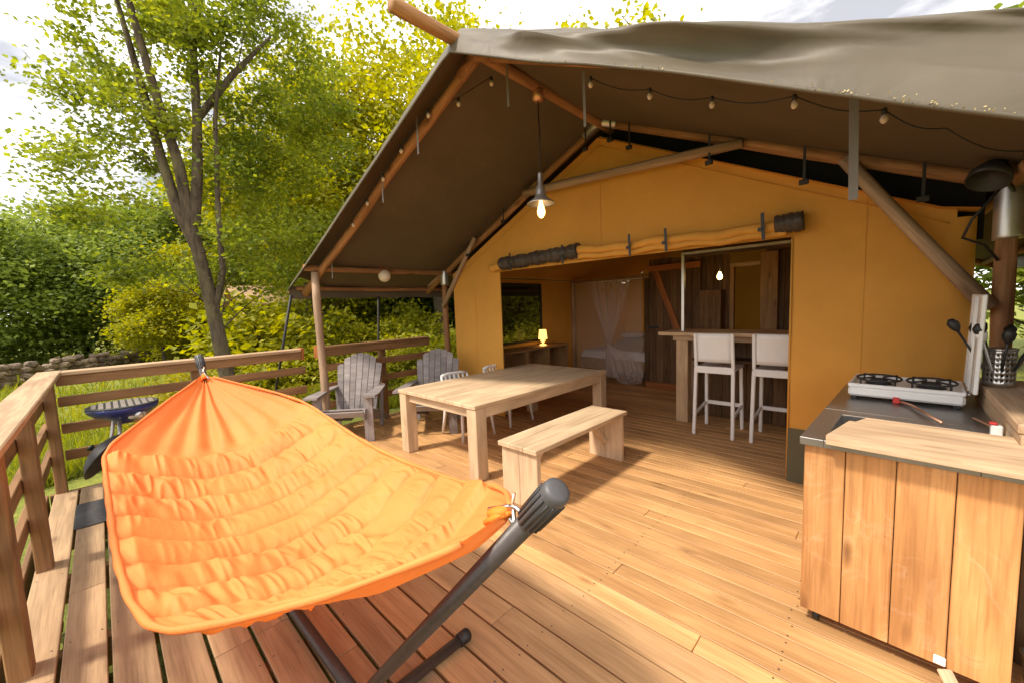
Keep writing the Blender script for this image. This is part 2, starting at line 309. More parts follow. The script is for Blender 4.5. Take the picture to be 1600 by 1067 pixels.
def lathe(name, prof, mat, parent=None, loc=(0, 0, 0), n=24, axis=None, sx=1, sy=1):
    v, f = [], []
    for r_, z_ in prof:
        for k in range(n):
            a = 2*math.pi*k/n; v.append((r_*math.cos(a)*sx, r_*math.sin(a)*sy, z_))
    for i in range(len(prof)-1):
        for k in range(n):
            k2 = (k+1) % n; f.append((i*n+k, i*n+k2, (i+1)*n+k2, (i+1)*n+k))
    if prof[0][0] > 1e-5: f.append(tuple(range(n-1, -1, -1)))
    if prof[-1][0] > 1e-5: f.append(tuple((len(prof)-1)*n+k for k in range(n)))
    me = pyd(name, v, f, True)
    Mw = Matrix.Translation(loc)
    if axis is not None: Mw = Mw @ Vector(axis).to_track_quat('Z', 'Y').to_matrix().to_4x4()
    return link(name, me, mat, parent, Mw)
def grid_me(name, P, sm=True, closed=False):
    """P: array (nu, nv, 3)"""
    nu, nv = P.shape[:2]; v = P.reshape(-1, 3)
    i, j = np.meshgrid(np.arange(nu-1), np.arange(nv-1), indexing='ij'); a = (i*nv+j).ravel()
    q = np.stack([a, a+nv, a+nv+1, a+1], 1)
    return np_mesh(name, v, q, sm)
def np_mesh(name, v, q, sm=True):
    me = bpy.data.meshes.new(name); k = q.shape[1]
    me.vertices.add(len(v)); me.vertices.foreach_set('co', np.ascontiguousarray(v, np.float32).ravel())
    me.loops.add(q.size); me.loops.foreach_set('vertex_index', np.ascontiguousarray(q, np.int32).ravel())
    me.polygons.add(len(q)); me.polygons.foreach_set('loop_start', np.arange(len(q), dtype=np.int32)*k)
    try: me.polygons.foreach_set('loop_total', np.full(len(q), k, np.int32))
    except Exception: pass
    me.polygons.foreach_set('use_smooth', np.full(len(q), sm)); me.update(calc_edges=True); me.validate()
    return me
def poly(name, pts, thick, mat, parent=None, d=(0, 0, 1)):
    """flat polygon outline extruded by thick along d"""
    d = Vector(d).normalized()*thick; n = len(pts); c = Vector(pts[0])
    v = [Vector(p)-c for p in pts] + [Vector(p)-c+d for p in pts]
    f = [tuple(range(n)), tuple(range(2*n-1, n-1, -1))] + [(i, (i+1) % n, n+(i+1) % n, n+i) for i in range(n)]
    bm = bmesh.new(); vs = [bm.verts.new(p) for p in v]
    for q in f: bm.faces.new([vs[i] for i in q])
    return link(name, bm_done(bm, name), mat, parent, Matrix.Translation(c))
def copy_tree(o, parent=None):
    c = o.copy(); C.objects.link(c)
    if parent is not None: c.parent = parent
    for ch in [x for x in o.children]: copy_tree(ch, c)
    return c
_nt = rng.random((64, 64))
def vnoise(x, y, s=1.0, ox=0):
    x = np.asarray(x)*s+ox; y = np.asarray(y)*s+ox*.7
    xi = np.floor(x).astype(int); yi = np.floor(y).astype(int); fx = x-xi; fy = y-yi
    fx = fx*fx*(3-2*fx); fy = fy*fy*(3-2*fy)
    g = lambda a, b: _nt[a % 64, b % 64]
    return (g(xi, yi)*(1-fx)+g(xi+1, yi)*fx)*(1-fy)+(g(xi, yi+1)*(1-fx)+g(xi+1, yi+1)*fx)*fy - .5

# ================================================================== SETTING
# ground, rising gently away from the deck
def gz(x, y):
    d = np.hypot(x+2, y-3)
    return -.55 + .018*np.clip(d-8, 0, 60) + .10*vnoise(x, y, .25) + .25*vnoise(x, y, .06, 3)
gx = np.concatenate([-np.geomspace(300, 22, 18), np.linspace(-21, 8, 88), np.geomspace(9, 300, 18)])
gy = np.concatenate([-np.geomspace(300, 10, 18), np.linspace(-9, 20, 88), np.geomspace(21, 300, 18)])
X, Y = np.meshgrid(gx, gy, indexing='ij')
tag(link('ground', grid_me('ground', np.stack([X, Y, gz(X, Y)], -1)), 'ground'), kind='structure')

# deck, boards run along x
deck = root('deck', (-2, 2, 0), kind='structure')
def deck_row(y0, wid, xa, xb, mat, gap, lens):
    x = xa - random.random()*lens*.6
    while x < xb:
        l = lens*(.75+random.random()*.5); a = max(x, xa); e = min(x+l, xb)
        if e-a > .12:
            z = -.014 + random.uniform(-.0012, .0012)
            bx('deck_board', (a+.0015, y0+gap/2, z-.014), (e-.0015, y0+wid-gap/2, z+.014), mat, deck, bev=.003)
        x += l
y = -.438-.166*0
for i in range(13): deck_row(y+.166*i, .166, -5.55, 1.5, 'deck_out' if i < 8 else 'deck_mid', .016 if i < 8 else .016-.0018*(i-7), 4.6)
y0 = -.438+13*.166
for i in range(62): deck_row(y0+.119*i, .119, -5.55, 1.3, 'deck_in', .0065, 3.4)
jv = []
for k in range(9): bx('deck_joist', (-5.5+k*.86, -.42, -.19), (-5.43+k*.86, 9.0, -.031), 'rail', deck, .002)
sv_, sf_ = [], []
for yrow in [-.438+.166*i+.03+.106*k for i in range(13) for k in (0, 1)]+[y0+.119*i+.025+.068*k for i in range(40) for k in (0, 1)]:
    for k in range(9):
        c = Vector((-5.465+k*.86+random.uniform(-.012, .012), yrow+random.uniform(-.006, .006), .0022)); n0 = len(sv_)
        sv_ += [c+Vector((.0042*math.cos(a*1.047), .0042*math.sin(a*1.047), 0)) for a in range(6)]; sf_.append(tuple(range(n0, n0+6)))
tag(link('screw_heads', pyd('screw_heads', sv_, sf_, False), 'castiron', deck), kind='stuff')
for yy in (-.47, ): bx('deck_edge_board', (-5.6, yy-.03, -.2), (1.5, yy, -.004), 'rail', deck)
bx('deck_edge_board', (-5.60, -.46, -.2), (-5.556, 9.0, -.004), 'rail', deck)
for px in (-5.3, -3.3, -1.3, .9):
    for py in (-.3, 3.5, 7.5): bx('deck_pile', (px, py, -1.2), (px+.14, py+.14, -.19), 'rail', deck)

# ================================================================== RAILINGS
def rail_post(x, y, sx, sy, parent, top=1.06):
    bx('post', (x-sx/2, y-sy/2, -.45), (x+sx/2, y+sy/2, top), 'rail', parent, .006)
rl = root('deck_railing', (-3, -.4, 0), 'weathered wooden railing along the open deck side beside the hammock', 'railing')
bx('top_rail', (-5.90, -.465, 1.082), (.9, -.30, 1.12), 'railcap', rl, .006)
for x in (-5.60, -3.92, -2.79, -1.2, .5): rail_post(x, -.385, .11 if x > -5 else .12, .075, rl, 1.081)
for z in (.27, .53, .79): bx('rail', (-5.85, -.463, z), (.9, -.424, z+.095), 'rail', rl)
r2 = root('deck_railing', (-5.7, .7, 0), 'wooden railing behind the blue grill, from deck corner to canopy post', 'railing')
bx('top_rail', (-5.86, -.299, 1.082), (-5.68, 1.83, 1.12), 'railcap', r2, .006)
bx('fascia_board', (-5.735, -.34, .985), (-5.70, 1.83, 1.081), 'rail', r2)
bx('end_block', (-5.86, 1.835, .97), (-5.70, 1.87, 1.13), 'orangewood', r2)
for y in (.72,): rail_post(-5.78, y, .08, .1, r2, 1.081)
for z in (.27, .53, .79): bx('rail', (-5.70, -.34, z), (-5.66, 1.86, z+.095), 'rail', r2)
r3 = root('deck_railing', (-5.6, 2.9, 0), 'brown wooden railing behind the two slatted armchairs', 'railing')
bx('top_rail', (-5.83, 2.06, 1.084), (-5.65, 3.84, 1.122), 'rail', r3, .006)
bx('fascia_board', (-5.685, 2.06, .985), (-5.65, 3.84, 1.083), 'rail', r3)
bx('end_block', (-5.78, 2.02, .97), (-5.62, 2.055, 1.14), 'orangewood', r3)
for y in (3.0,): rail_post(-5.73, y, .08, .1, r3, 1.083)
for z in (.27, .53, .79): bx('rail', (-5.62, 2.03, z), (-5.58, 3.86, z+.095), 'rail', r3)

# ================================================================== TENT
RX = -2.33
def roof_z(x, z0=3.55): return z0 - np.where(x > RX, .45, .46)*np.abs(x-RX)
tent = root('safari_tent', (-2.3, 6, 0), 'mustard safari tent with brown canvas canopy over a log frame', 'tent')
# --- canopy sheet
xs = np.concatenate([np.linspace(-5.80, RX, 90), np.linspace(RX, 1.12, 200)[1:]])
ybase = np.concatenate([np.arange(0, .30, .008), [.31, .33, .36, .40, .45], np.linspace(.5, 8.2, 60)])
XX, VV = np.meshgrid(xs, ybase, indexing='ij')
yf = np.interp(xs, [-5.8, RX, -1, .3, 1.12], [1.77, 1.88, 1.92, 1.92, 1.92])
YY = yf[:, None] + VV
hem = np.interp(xs, [-5.80, -4.9, RX, -.913, -.113, .256, 1.12], [1.90, 2.27, 3.385, 2.69, 2.275, 2.075, 1.60])
topz = np.interp(xs, [-5.8, RX, -1.2, -.31, .26, 1.12], [2.08, 3.615, 3.085, 2.685, 2.445, 2.04])
base = roof_z(xs)
tt = np.clip(VV/.17, 0, 1); t2 = np.clip((VV-.17)/.33, 0, 1)
ez = np.sin(tt*math.pi/2)**.8
ZZ = np.where(VV <= .17, hem[:, None]*(1-ez)+topz[:, None]*ez, topz[:, None]*(1-t2)+base[:, None]*t2)
fr = np.exp(-(VV/.45)**2)
right = np.clip((XX-RX)/1.0, 0, 1)
fold = .5-2*np.abs(vnoise(XX*.55+VV*3.2, XX*.25+VV*5.5, 2.0, 3))
wr = .085*right*vnoise(XX*.7+VV*4.0, VV*9+XX*.5, 1.6)+.035*right*fold+.030*right*vnoise(XX*.9+VV*6, VV*14, 3.5, 5)+.008*vnoise(XX, VV*6, 9.0, 9)
ZZ = ZZ + fr*wr*np.clip(VV/.04, .1, 1)*np.clip((.085-VV)/.05, .04, 1) + .012*vnoise(XX, YY, 1.3, 2); YY = YY - fr*wr*1.0*np.clip(VV/.05, .15, 1)*np.clip((.20-VV)/.08, .1, 1)
sw_ = vnoise(XX*.5, XX*.2, 1.0, 6)
rg = np.sin(2*math.pi*(VV*6.2-.30*(XX-RX)+.55*sw_))+.6*np.sin(2*math.pi*(VV*9.5-.62*(XX-RX)+.9*sw_+.2))+.45*np.sin(2*math.pi*(VV*3-1.5*(XX-RX)+1.6*sw_))
ra = np.clip((XX-RX)/.8, 0, 1)*np.clip((.215-VV)/.09, 0, 1)*np.clip(VV/.05, 0, 1)*(.55+1.1*np.abs(vnoise(XX*1.3, VV*3, 1.0, 8))*2)
YY = YY-.028*rg*ra; ZZ = ZZ+.012*rg*ra*np.clip((.085-VV)/.05, 0, 1)
ZZ -= .03*np.sin(np.clip((VV-.5)/7.7, 0, 1)*math.pi*4)**2*(VV > .5)
link('roof_canvas', grid_me('roof_canvas', np.stack([XX, YY, ZZ], -1)), 'fly', tent)
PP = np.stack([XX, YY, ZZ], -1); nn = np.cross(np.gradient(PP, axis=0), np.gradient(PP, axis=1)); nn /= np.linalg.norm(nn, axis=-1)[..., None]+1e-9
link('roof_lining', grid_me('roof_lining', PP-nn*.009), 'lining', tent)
# hem cord at the front edge
tube('hem_cord', [(x, float(YY[i, 0]), float(ZZ[i, 0])+.004) for i, x in list(enumerate(xs))[::3]], .009, 'fly', tent, 6)
# side valances
for xv, nm in ((-5.80, -1), (1.12, 1)):
    yy = np.linspace(1.78 if nm < 0 else 1.93, 10.0, 120); zz = np.linspace(0, 1, 7)
    A, B = np.meshgrid(yy, zz, indexing='ij'); zt = 1.955 if nm < 0 else 1.99
    link('side_valance', grid_me('side_valance', np.stack([xv+nm*(.012*np.sin(A*7)*B+.01*B), A, zt-.165*B+.006*np.sin(A*9)*B], -1)), 'fly', tent)
# --- log frame
pole('ridge_pole', (RX, 1.44, 3.500), (RX, 10.0, 3.485), .047, .05, 'pole', tent)
LX, RXP = -5.25, .50
for y, nm in ((1.93, 0), (3.92, 1), (9.6, 2)):
    for xe in (LX, RXP):
        zt = float(roof_z(np.array(xe)))-.09
        s = -1 if xe < RX else 1
        yr = 2.14 if nm == 0 else y; dn = .035 if nm == 0 else 0
        pole('rafter', (RX+s*.02, yr, 3.50-dn), (xe+s*.62, yr if xe > 0 else y+.05, zt-.45*.62+.03-dn), .043, .048, 'pole', tent)
        if nm == 0 and xe > 0: continue
        pole('post', (xe, y, 0), (xe, y, zt-.02), .050, .046, 'polegrey' if nm == 0 else 'pole', tent)
pole('post', (.92, 2.02, -.5), (.92, 2.02, 1.80), .055, .05, 'pole', tent)
for xe in (LX, RXP):
    zt = float(roof_z(np.array(xe)))-.06
    pole('purlin', (xe, 1.8, zt), (xe, 10.0, zt), .038, .042, 'pole', tent)
    s = -1 if xe < RX else 1
    pole('purlin', (xe+s*.50, 1.86, zt-.225), (xe+s*.50, 10.0, zt-.225), .030, .034, 'pole', tent)
for px, pz, y in ((LX, 2.16, 3.92), (RXP, 2.20, 3.97)):
    lathe('pole_sleeve', [(.060, -.11), (.062, -.10), (.062, .10), (.060, .11)], 'alu', tent, (px, y, pz-.09))
lathe('pole_sleeve', [(.0, -.17), (.066, -.17), (.067, -.15), (.067, .16), (.064, .17), (0, .17)], 'alu', tent, (RXP, 3.92, 2.05), n=18)
tube('ridge_joint', [(RX-.20, 3.90, 3.42), (RX, 3.90, 3.515), (RX+.20, 3.90, 3.425)], .052, 'alu', tent, 12)
tube('ridge_joint', [(RX-.18, 2.14, 3.39), (RX, 2.14, 3.47), (RX+.18, 2.14, 3.39)], .050, 'pole', tent, 12)
pole('brace', (-5.20, 3.83, 1.62), (-4.36, 3.83, 2.58), .038, .034, 'polegrey', tent)
pole('brace', (.44, 3.86, 1.46), (-.29, 3.86, 2.56), .047, .042, 'polegrey', tent)
pole('brace', (-5.72, 3.92, 1.98), (-5.22, 3.92, 2.19), .030, .03, 'polegrey', tent)
pole('collar_beam', (-3.35, 3.80, 2.97), (-.95, 3.85, 2.87), .048, .040, 'polegrey', tent)
# --- inner tent walls
def wall_y(x): return 3.86+(x+4.94)*.0287
def gable(x): return np.where(x < -2.36, 2.10+(x+4.94)*.496, 2.11+(.29-x)*.479)
def front_panel(name, xa, xb, zb, zt, mat='mustard', n=40, m=26, off=0.0, amp=.008):
    x = np.linspace(xa, xb, n); Xp, T = np.meshgrid(x, np.linspace(0, 1, m), indexing='ij')
    top = zt(x) if callable(zt) else np.full_like(x, zt)
    Zp = zb+(top[:, None]-zb)*T
    Yp = wall_y(Xp)+off+amp*vnoise(Xp, Zp, 2.0)+amp*.5*vnoise(Xp, Zp*.4, 5.0, 3)
    return link(name, grid_me(name, np.stack([Xp, Yp, Zp], -1)), mat, tent)
front_panel('front_wall', -4.94, -3.93, .02, 2.06, n=20)
front_panel('front_wall', -.61, .29, .02, 2.06, n=24)
front_panel('front_gable', -4.94, .29, 2.06, gable, n=90, amp=.014)
front_panel('gable_trim', -4.80, .20, 3.30, lambda x: gable(x), n=4, m=3, off=.02) if False else None
front_panel('canvas_skirt', -.61, .31, .005, .47, 'greencanvas', n=20, m=10, off=-.012)
for xx in (-3.93, -.61):
    tube('opening_seam', [(xx, wall_y(xx)-.004, .02), (xx, wall_y(xx)-.004, 2.06)], .008, 'mustard', tent, 6)
for xx in (-4.45, -2.36, -.16):   # stitched canvas seams
    zb_ = 2.24 if -3.93 < xx < -.61 else .03
    tube('stitched_seam', [(xx, wall_y(xx)-.0035, z_) for z_ in np.linspace(zb_, float(gable(np.array(xx)))-.02, 9)], .0014, 'mustard', tent, 5)
for xa, xb in ((-4.9, -2.36), (-2.36, .26)):
    tube('stitched_seam', [(x_, wall_y(x_)-.008, float(gable(np.array(x_)))-.10) for x_ in np.linspace(xa, xb, 24)], .004, 'mustard', tent, 5)
# corner turn of the right wall, gently rolled
v = []
for k in range(8):
    a = k/7*math.pi/2; v.append((.29+.10*math.sin(a), wall_y(.29)+.10-.10*math.cos(a)))
v.append((.39, 9.4))
P = np.array([[(x, y, z) for z in np.linspace(.02, 2.06, 12)] for x, y in v]); link('side_wall', grid_me('side_wall', P), 'mustard', tent)
P = np.array([[(-4.94, y, z) for z in np.linspace(.02, 2.06, 5)] for y in np.linspace(3.86, 4.35, 4)]); link('side_wall', grid_me('side_wall', P), 'mustard', tent)
P = np.array([[(-4.94, y, z) for z in np.linspace(.02, 2.06, 5)] for y in np.linspace(5.95, 9.4, 12)]); link('side_wall', grid_me('side_wall', P), 'mustard', tent)
P = np.array([[(-4.94, y, z) for z in np.linspace(.02, .93, 4)] for y in np.linspace(4.35, 5.95, 6)]); link('side_wall', grid_me('side_wall', P), 'mustard', tent)
P = np.array([[(-4.94, y, z) for z in np.linspace(1.96, 2.06, 2)] for y in np.linspace(4.35, 5.95, 6)]); link('side_wall', grid_me('side_wall', P), 'mustard', tent)
wn = bx('window', (-4.945, 4.36, .94), (-4.935, 5.94, 1.95), 'film', tent, .001)
for a, b_ in (((-4.955, 4.33, .90), (-4.915, 5.97, .94)), ((-4.955, 4.33, 1.95), (-4.915, 5.97, 1.99)), ((-4.955, 4.33, .94), (-4.915, 4.36, 1.95)), ((-4.955, 5.94, .94), (-4.915, 5.975, 1.95))):
    bx('window_border', a, b_, 'black', wn, .003)
P = np.array([[(x, 9.4, z) for z in np.linspace(.02, 1, 4)*1.0*2.06] for x in np.linspace(-4.94, .39, 12)]); link('back_wall', grid_me('back_wall', P), 'mustard', tent)
x = np.linspace(-4.94, .39, 30); P = np.stack([np.stack([x, np.full_like(x, yy), gable(np.clip(x, -4.94, .29))-.02], -1) for yy in np.linspace(3.9, 9.4, 14)], 1)
link('inner_ceiling', grid_me('inner_ceiling', P), 'mustard', tent)
P = np.stack([np.stack([x, np.full_like(x, 9.41), 2.05+(gable(np.clip(x, -4.94, .29))-2.07)*t_], -1) for t_ in np.linspace(0, 1, 5)], 1); link('back_gable', grid_me('back_gable', P), 'mustard', tent)
# added black sheet imitating the deep shade between inner tent and canopy
x = np.linspace(-5.15, .42, 60); P = np.stack([np.stack([x, np.full_like(x, 4.12)+.02*vnoise(x, x, 2), np.maximum(gable(np.clip(x, -4.94, .29))-.2, 1.9)*(1-t_)+(roof_z(x)-.035)*t_], -1) for t_ in np.linspace(0, 1, 5)], 1); link('gap_shade', grid_me('gap_shade', P), 'shadeblack', tent)
# --- rolled door flap and rolled clear window above the opening
def roll(name, xa, xb, za, zb, r, mat, lump, n=46):
    pts, rad = [], []
    for i in range(n):
        k = i/(n-1); x_ = xa+(xb-xa)*k
        pts.append((x_, wall_y(x_)-.055, za+(zb-za)*k+lump*.5*math.sin(k*31)+lump*.6*math.sin(k*13+1)))
        rad.append(r*(1+.05*math.sin(i*1.7*46/n)+.07*math.sin(i*.61*46/n)))
    return tube(name, pts, rad, mat, tent, 14)
roll('rolled_flap', -4.04, -3.80, 2.115, 2.125, .050, 'mustard', .004, 16); roll('rolled_flap', -2.66, -.64, 2.110, 2.095, .030, 'mustard', .014, 90)
roll('rolled_flap', -2.66, -.70, 2.180, 2.15, .044, 'mustard', .014, 80)
roll('rolled_window', -3.84, -2.62, 2.150, 2.185, .084, 'darkplastic_roll', .004, 90)
roll('rolled_window', -.72, -.53, 2.165, 2.170, .074, 'darkplastic_roll', .003, 12)
for x_ in (-3.62, -2.80, -1.97, -1.60, -.80):
    yy = wall_y(x_)-.125
    plank('tie_strap', (x_, yy, 2.27), (x_+.012, yy-.006, 2.05), .026, .004, 'black', tent, (0, 1, 0), .001)
    bx('strap_buckle', (x_-.03, yy-.012, 2.12), (x_+.006, yy-.004, 2.15), 'black', tent, .002)
# --- black clips hanging from the back rafters, straps hanging from the canopy
for x_, dz in ((-2.46, .12), (-2.16, .10), (-1.95, .14), (-1.20, .15), (-.52, .17), (.12, .14), (-3.15, .08), (-3.75, .07), (-4.5, .08)):
    zr = float(roof_z(np.array(x_)))-.06; yv = 3.86
    s = bx('hanging_clip', (x_-.009, yv-.052, zr-dz-.05), (x_+.009, yv-.046, zr+.03), 'black', tent, .001)
    bx('clip_hook', (x_-.03, yv-.075, zr-dz-.085), (x_+.03, yv-.04, zr-dz-.05), 'black', s, .004)
for x_, y_, l, w_ in ((-2.98, 2.02, .32, .022), (-3.62, 2.02, .30, .022), (-2.28, 2.42, .33, .026), (-1.62, 2.5, .38, .022), (-5.02, 2.05, .28, .024), (-.165, 2.55, .52, .036)):
    zr = float(roof_z(np.array(x_)))-.03
    plank('hanging_strap', (x_, y_, zr), (x_+.012, y_-.01, zr-l), w_, .003, 'webbing', tent, (0, 1, 0), .0008)
# guy ropes and angled side stays
for a, b_ in (((-5.80, 3.05, 1.80), (-6.7, 3.35, -.5)), ((-5.80, 1.80, 1.83), (-6.9, 1.6, -.5))):
    tube('guy_stay', [a, b_], .018, 'black', tent, 8)
# leaf litter caught in the canopy's front fold
lv, lf = [], []
for k in range(80):
    x_ = random.choice([random.uniform(-1.6, -.6), random.gauss(-.03, .16), random.gauss(.0, .10)])
    i = int(np.argmin(abs(xs-x_))); c = Vector((x_, float(YY[i, 0])-.006-random.random()*.006, float(ZZ[i, 0])+.008+random.random()**2*.022))
    s = random.uniform(.002, .006)
    d1 = Vector((random.gauss(0, 1), random.gauss(0, 1), random.gauss(0, 1))).normalized()*s; d2 = d1.orthogonal().normalized()*s*.7
    n0 = len(lv); lv += [c-d1, c-d2, c+d1, c+d2]; lf.append((n0, n0+1, n0+2, n0+3))
tag(link('leaf_litter', pyd('leaf_litter', lv, lf, False), 'litter', tent), kind='stuff')

# --- lights under the canopy
pl = root('pendant_lamp', (RX, 2.86, 2.4), 'lit silver pendant lamp hanging on a cord from the ridge pole', 'lamp')
lathe('ceiling_cup', [(0, .085), (.045, .085), (.05, .07), (.05, 0), (.02, -.01), (0, -.01)], 'copper', pl, (RX, 2.86, 3.385), 18)
tube('cord', [(RX, 2.86, 3.38), (RX+.004, 2.862, 3.1), (RX, 2.86, 2.76)], .006, 'black', pl, 6)
lathe('lamp_shade', [(.018, .28), (.024, .26), (.026, .17), (.040, .15), (.046, .09), (.060, .055), (.125, .012), (.130, 0), (.122, .006), (.056, .048), (.03, .08)], 'alu', pl, (RX, 2.86, 2.49), 28)
bl = lathe('bulb', [(0, -.135), (.018, -.128), (.034, -.10), (.036, -.07), (.026, -.03), (.016, 0), (.016, .05)], 'bulb', pl, (RX, 2.86, 2.50), 18)
gl = root('globe_lamp', (LX, 2.86, 2.0), 'round white paper globe lamp on a red cord under the canopy eave', 'lamp')
lathe('globe', [(.0, -.085)]+[(.085*math.cos(R(a)), .085*math.sin(R(a))) for a in range(-80, 81, 10)]+[(0, .085)], 'globe', gl, (LX+.02, 2.86, 2.075), 24)
tube('cord_loop', [(LX+.02+.0*k, 2.86+.075*math.sin(k*.7), 2.25+.085*math.cos(k*.7)) for k in range(10)], .007, 'red', gl, 6)
tube('cord', [(LX+.02, 2.86, 2.155), (LX+.02, 2.86, 2.20)], .006, 'red', gl, 6)
sr = root('string_lights', (-1, 2.6, 2.7), 'black string of small clear bulbs under the canopy slope above the sink', 'string lights')
sp = [(-1.50, 2.40, 3.07), (-1.17, 2.57, 2.93), (-.83, 2.68, 2.79), (-.40, 2.57, 2.60), (-.06, 2.69, 2.45), (.15, 2.77, 2.32), (.41, 3.0, 2.20), (.49, 3.4, 2.12)]
cp = []
for i in range(len(sp)-1):
    for k in range(6):
        t_ = k/6; cp.append(Vector(sp[i]).lerp(Vector(sp[i+1]), t_)-Vector((0, 0, .035*math.sin(t_*math.pi))))
tube('cable', cp, .0035, 'black', sr, 5)
for p in sp[1:5]+[sp[0]]:
    s_ = lathe('bulb_socket', [(.008, 0), (.011, -.008), (.011, -.03), (0, -.03)], 'black', sr, (p[0], p[1], p[2]+.008), 10)
    lathe('bulb', [(.008, -.02), (.015, -.036), (.017, -.046), (.010, -.06), (0, -.064)], 'bulbdim', s_, p, 12)
sr2 = root('string_lights', (-3, 2.1, 3.0), 'string of small bulbs along the front rafter above the slatted armchairs', 'string lights')
sp = [(-2.43, 2.39, 3.45), (-2.68, 2.24, 3.33), (-2.85, 2.05, 3.24), (-3.25, 2.02, 3.06), (-3.6, 2.02, 2.9), (-3.95, 2.02, 2.74), (-4.3, 2.02, 2.58), (-4.65, 2.02, 2.42)]
tube('cable', sp, .003, 'black', sr2, 5)
for p in sp:
    s_ = lathe('bulb_socket', [(.010, 0), (.013, -.01), (.013, -.03), (0, -.03)], 'black', sr2, p, 8)
    lathe('bulb', [(.008, -.03), (.017, -.045), (.018, -.055), (.01, -.07), (0, -.073)], 'bulbdim', s_, p, 10)
hd = root('spot_lamp', (.46, 3.5, 2.2), 'black outdoor spot lamp clamped to the thick pole by the stove', 'lamp')
lathe('lamp_head', [(0, .06), (.05, .055), (.085, .0), (.09, -.05), (.082, -.05), (.07, -.01), (0, .0)], 'black', hd, (.37, 3.50, 2.215), 20, axis=(.25, .5, .8))
tube('arm', [(.40, 3.53, 2.22), (.45, 3.7, 2.20), (.50, 3.86, 2.16)], .012, 'black', hd, 8)
tube('lamp_flex', [(.45, 3.7, 2.19), (.33, 3.72, 2.0), (.30, 3.76, 1.9), (.40, 3.84, 1.85), (.46, 3.86, 1.75)], .008, 'black', hd, 6)
# ================================================================== INSIDE THE TENT
pw = root('plank_partition', (-2, 6.9, 0), 'dark stained plank partition across the back of the tent behind the bar', 'partition')
xw = -3.20
while xw < .35:
    wd = random.uniform(.10, .15); h = 2.32+random.uniform(-.01, .01)
    if not (-1.82 < xw+wd/2 < -1.42):
        bx('board', (xw+.002, 6.94+random.uniform(0, .01), .0), (xw+wd-.002, 6.97, h), 'darkwood', pw, .003)
    xw += wd
bx('doorway_post', (-1.86, 6.90, 0), (-1.80, 6.98, 2.1), 'cabinet', pw); bx('doorway_post', (-1.44, 6.90, 0), (-1.22, 6.938, 2.25), 'cabinet', pw); bx('doorway_head', (-1.86, 6.895, 2.06), (-1.44, 6.985, 2.12), 'bar', pw)
bx('cupboard', (-2.25, 6.70, .9), (-1.93, 6.937, 1.72), 'darkwood', pw)
bd = root('barn_door', (-2.75, 6.85, 0), 'plank door with orange head rail and diagonal brace behind the bar', 'door')
for k in range(7): bx('door_board', (-3.16+k*.125, 6.87, .04), (-3.16+k*.125+.122, 6.895, 2.16), 'darkwood', bd)
bx('head_rail', (-3.18, 6.835, 2.10), (-2.28, 6.867, 2.20), 'orangewood', bd); bx('foot_rail', (-3.22, 6.835, .01), (-2.28, 6.867, .13), 'orangewood', bd)
plank('diagonal_brace', (-3.04, 6.85, 2.10), (-2.45, 6.85, .55), .10, .028, 'orangewood', bd, (0, 1, 0))
bx('handle', (-3.14, 6.80, 1.10), (-2.98, 6.835, 1.13), 'black', bd)
kb = root('hanging_bulb', (-1.98, 6.2, 2.0), 'small lit bare bulb hanging inside the kitchen behind the bar', 'lamp')
lathe('bulb', [(0, -.05), (.03, -.035), (.036, 0), (.02, .04), (.012, .06), (0, .06)], 'filament', kb, (-1.80, 6.2, 1.90), 14); tube('cord', [(-1.80, 6.2, 1.95), (-1.80, 6.2, 2.6)], .008, 'black', kb, 6)
# bedroom front frame, bed, net
bf = root('bedroom_frame', (-4.05, 7, 0), 'wooden post and beam frame in front of the curtained bed', 'frame')
bx('post', (-4.95, 6.96, 0), (-4.86, 7.05, 1.98), 'cabinet', bf); bx('beam', (-4.95, 6.96, 1.985), (-3.21, 7.05, 2.08), 'cabinet', bf); bx('post', (-3.30, 6.96, 0), (-3.21, 7.05, 1.98), 'darkwood', bf)
bdr = root('bed', (-4.0, 8.0, 0), 'double bed with pale linen behind the mosquito net', 'bed')
bx('bed_base', (-4.85, 7.15, .22), (-3.22, 9.2, .46), 'cabinet', bdr, .01)
for px in (-4.82, -3.32):
    for py in (7.18, 9.1): bx('leg', (px, py, 0), (px+.07, py+.07, .22), 'cabinet', bdr)
P = np.array([[(x, y, .60+.10*min(1, max(0, (y-8.4)/.5))+.035*float(vnoise(x, y, 3.0))-.14*(max(0, abs((x+4.03)/.82)-.93)/.07)**2*.9-.12*(max(0, (7.22-y)/.08))**2) for y in np.linspace(7.13, 9.2, 46)] for x in np.linspace(-4.86, -3.2, 40)])
link('bedding', grid_me('bedding', P), 'bed', bdr)
for px in (-4.5, -3.65): lathe('pillow', [(0, -.07), (.22, -.05), (.27, 0), (.22, .05), (0, .075)], 'bed', bdr, (px, 8.9, .78), 20, sx=1.2, sy=.75)
sb = root('bedside_bulb', (-3.85, 9.3, 1.3), 'small warm wall lamp glowing above the bed', 'lamp')
lathe('bulb', [(0, -.04), (.035, -.02), (.04, 0), (.03, .03), (0, .045)], 'filament', sb, (-3.98, 9.30, 1.36), 12); bx('wall_plate', (-4.02, 9.33, 1.32), (-3.94, 9.39, 1.42), 'cabinet', sb)
mn = root('mosquito_net', (-3.9, 6.92, 0), 'white mosquito net gathered in a knot in front of the bed', 'net')
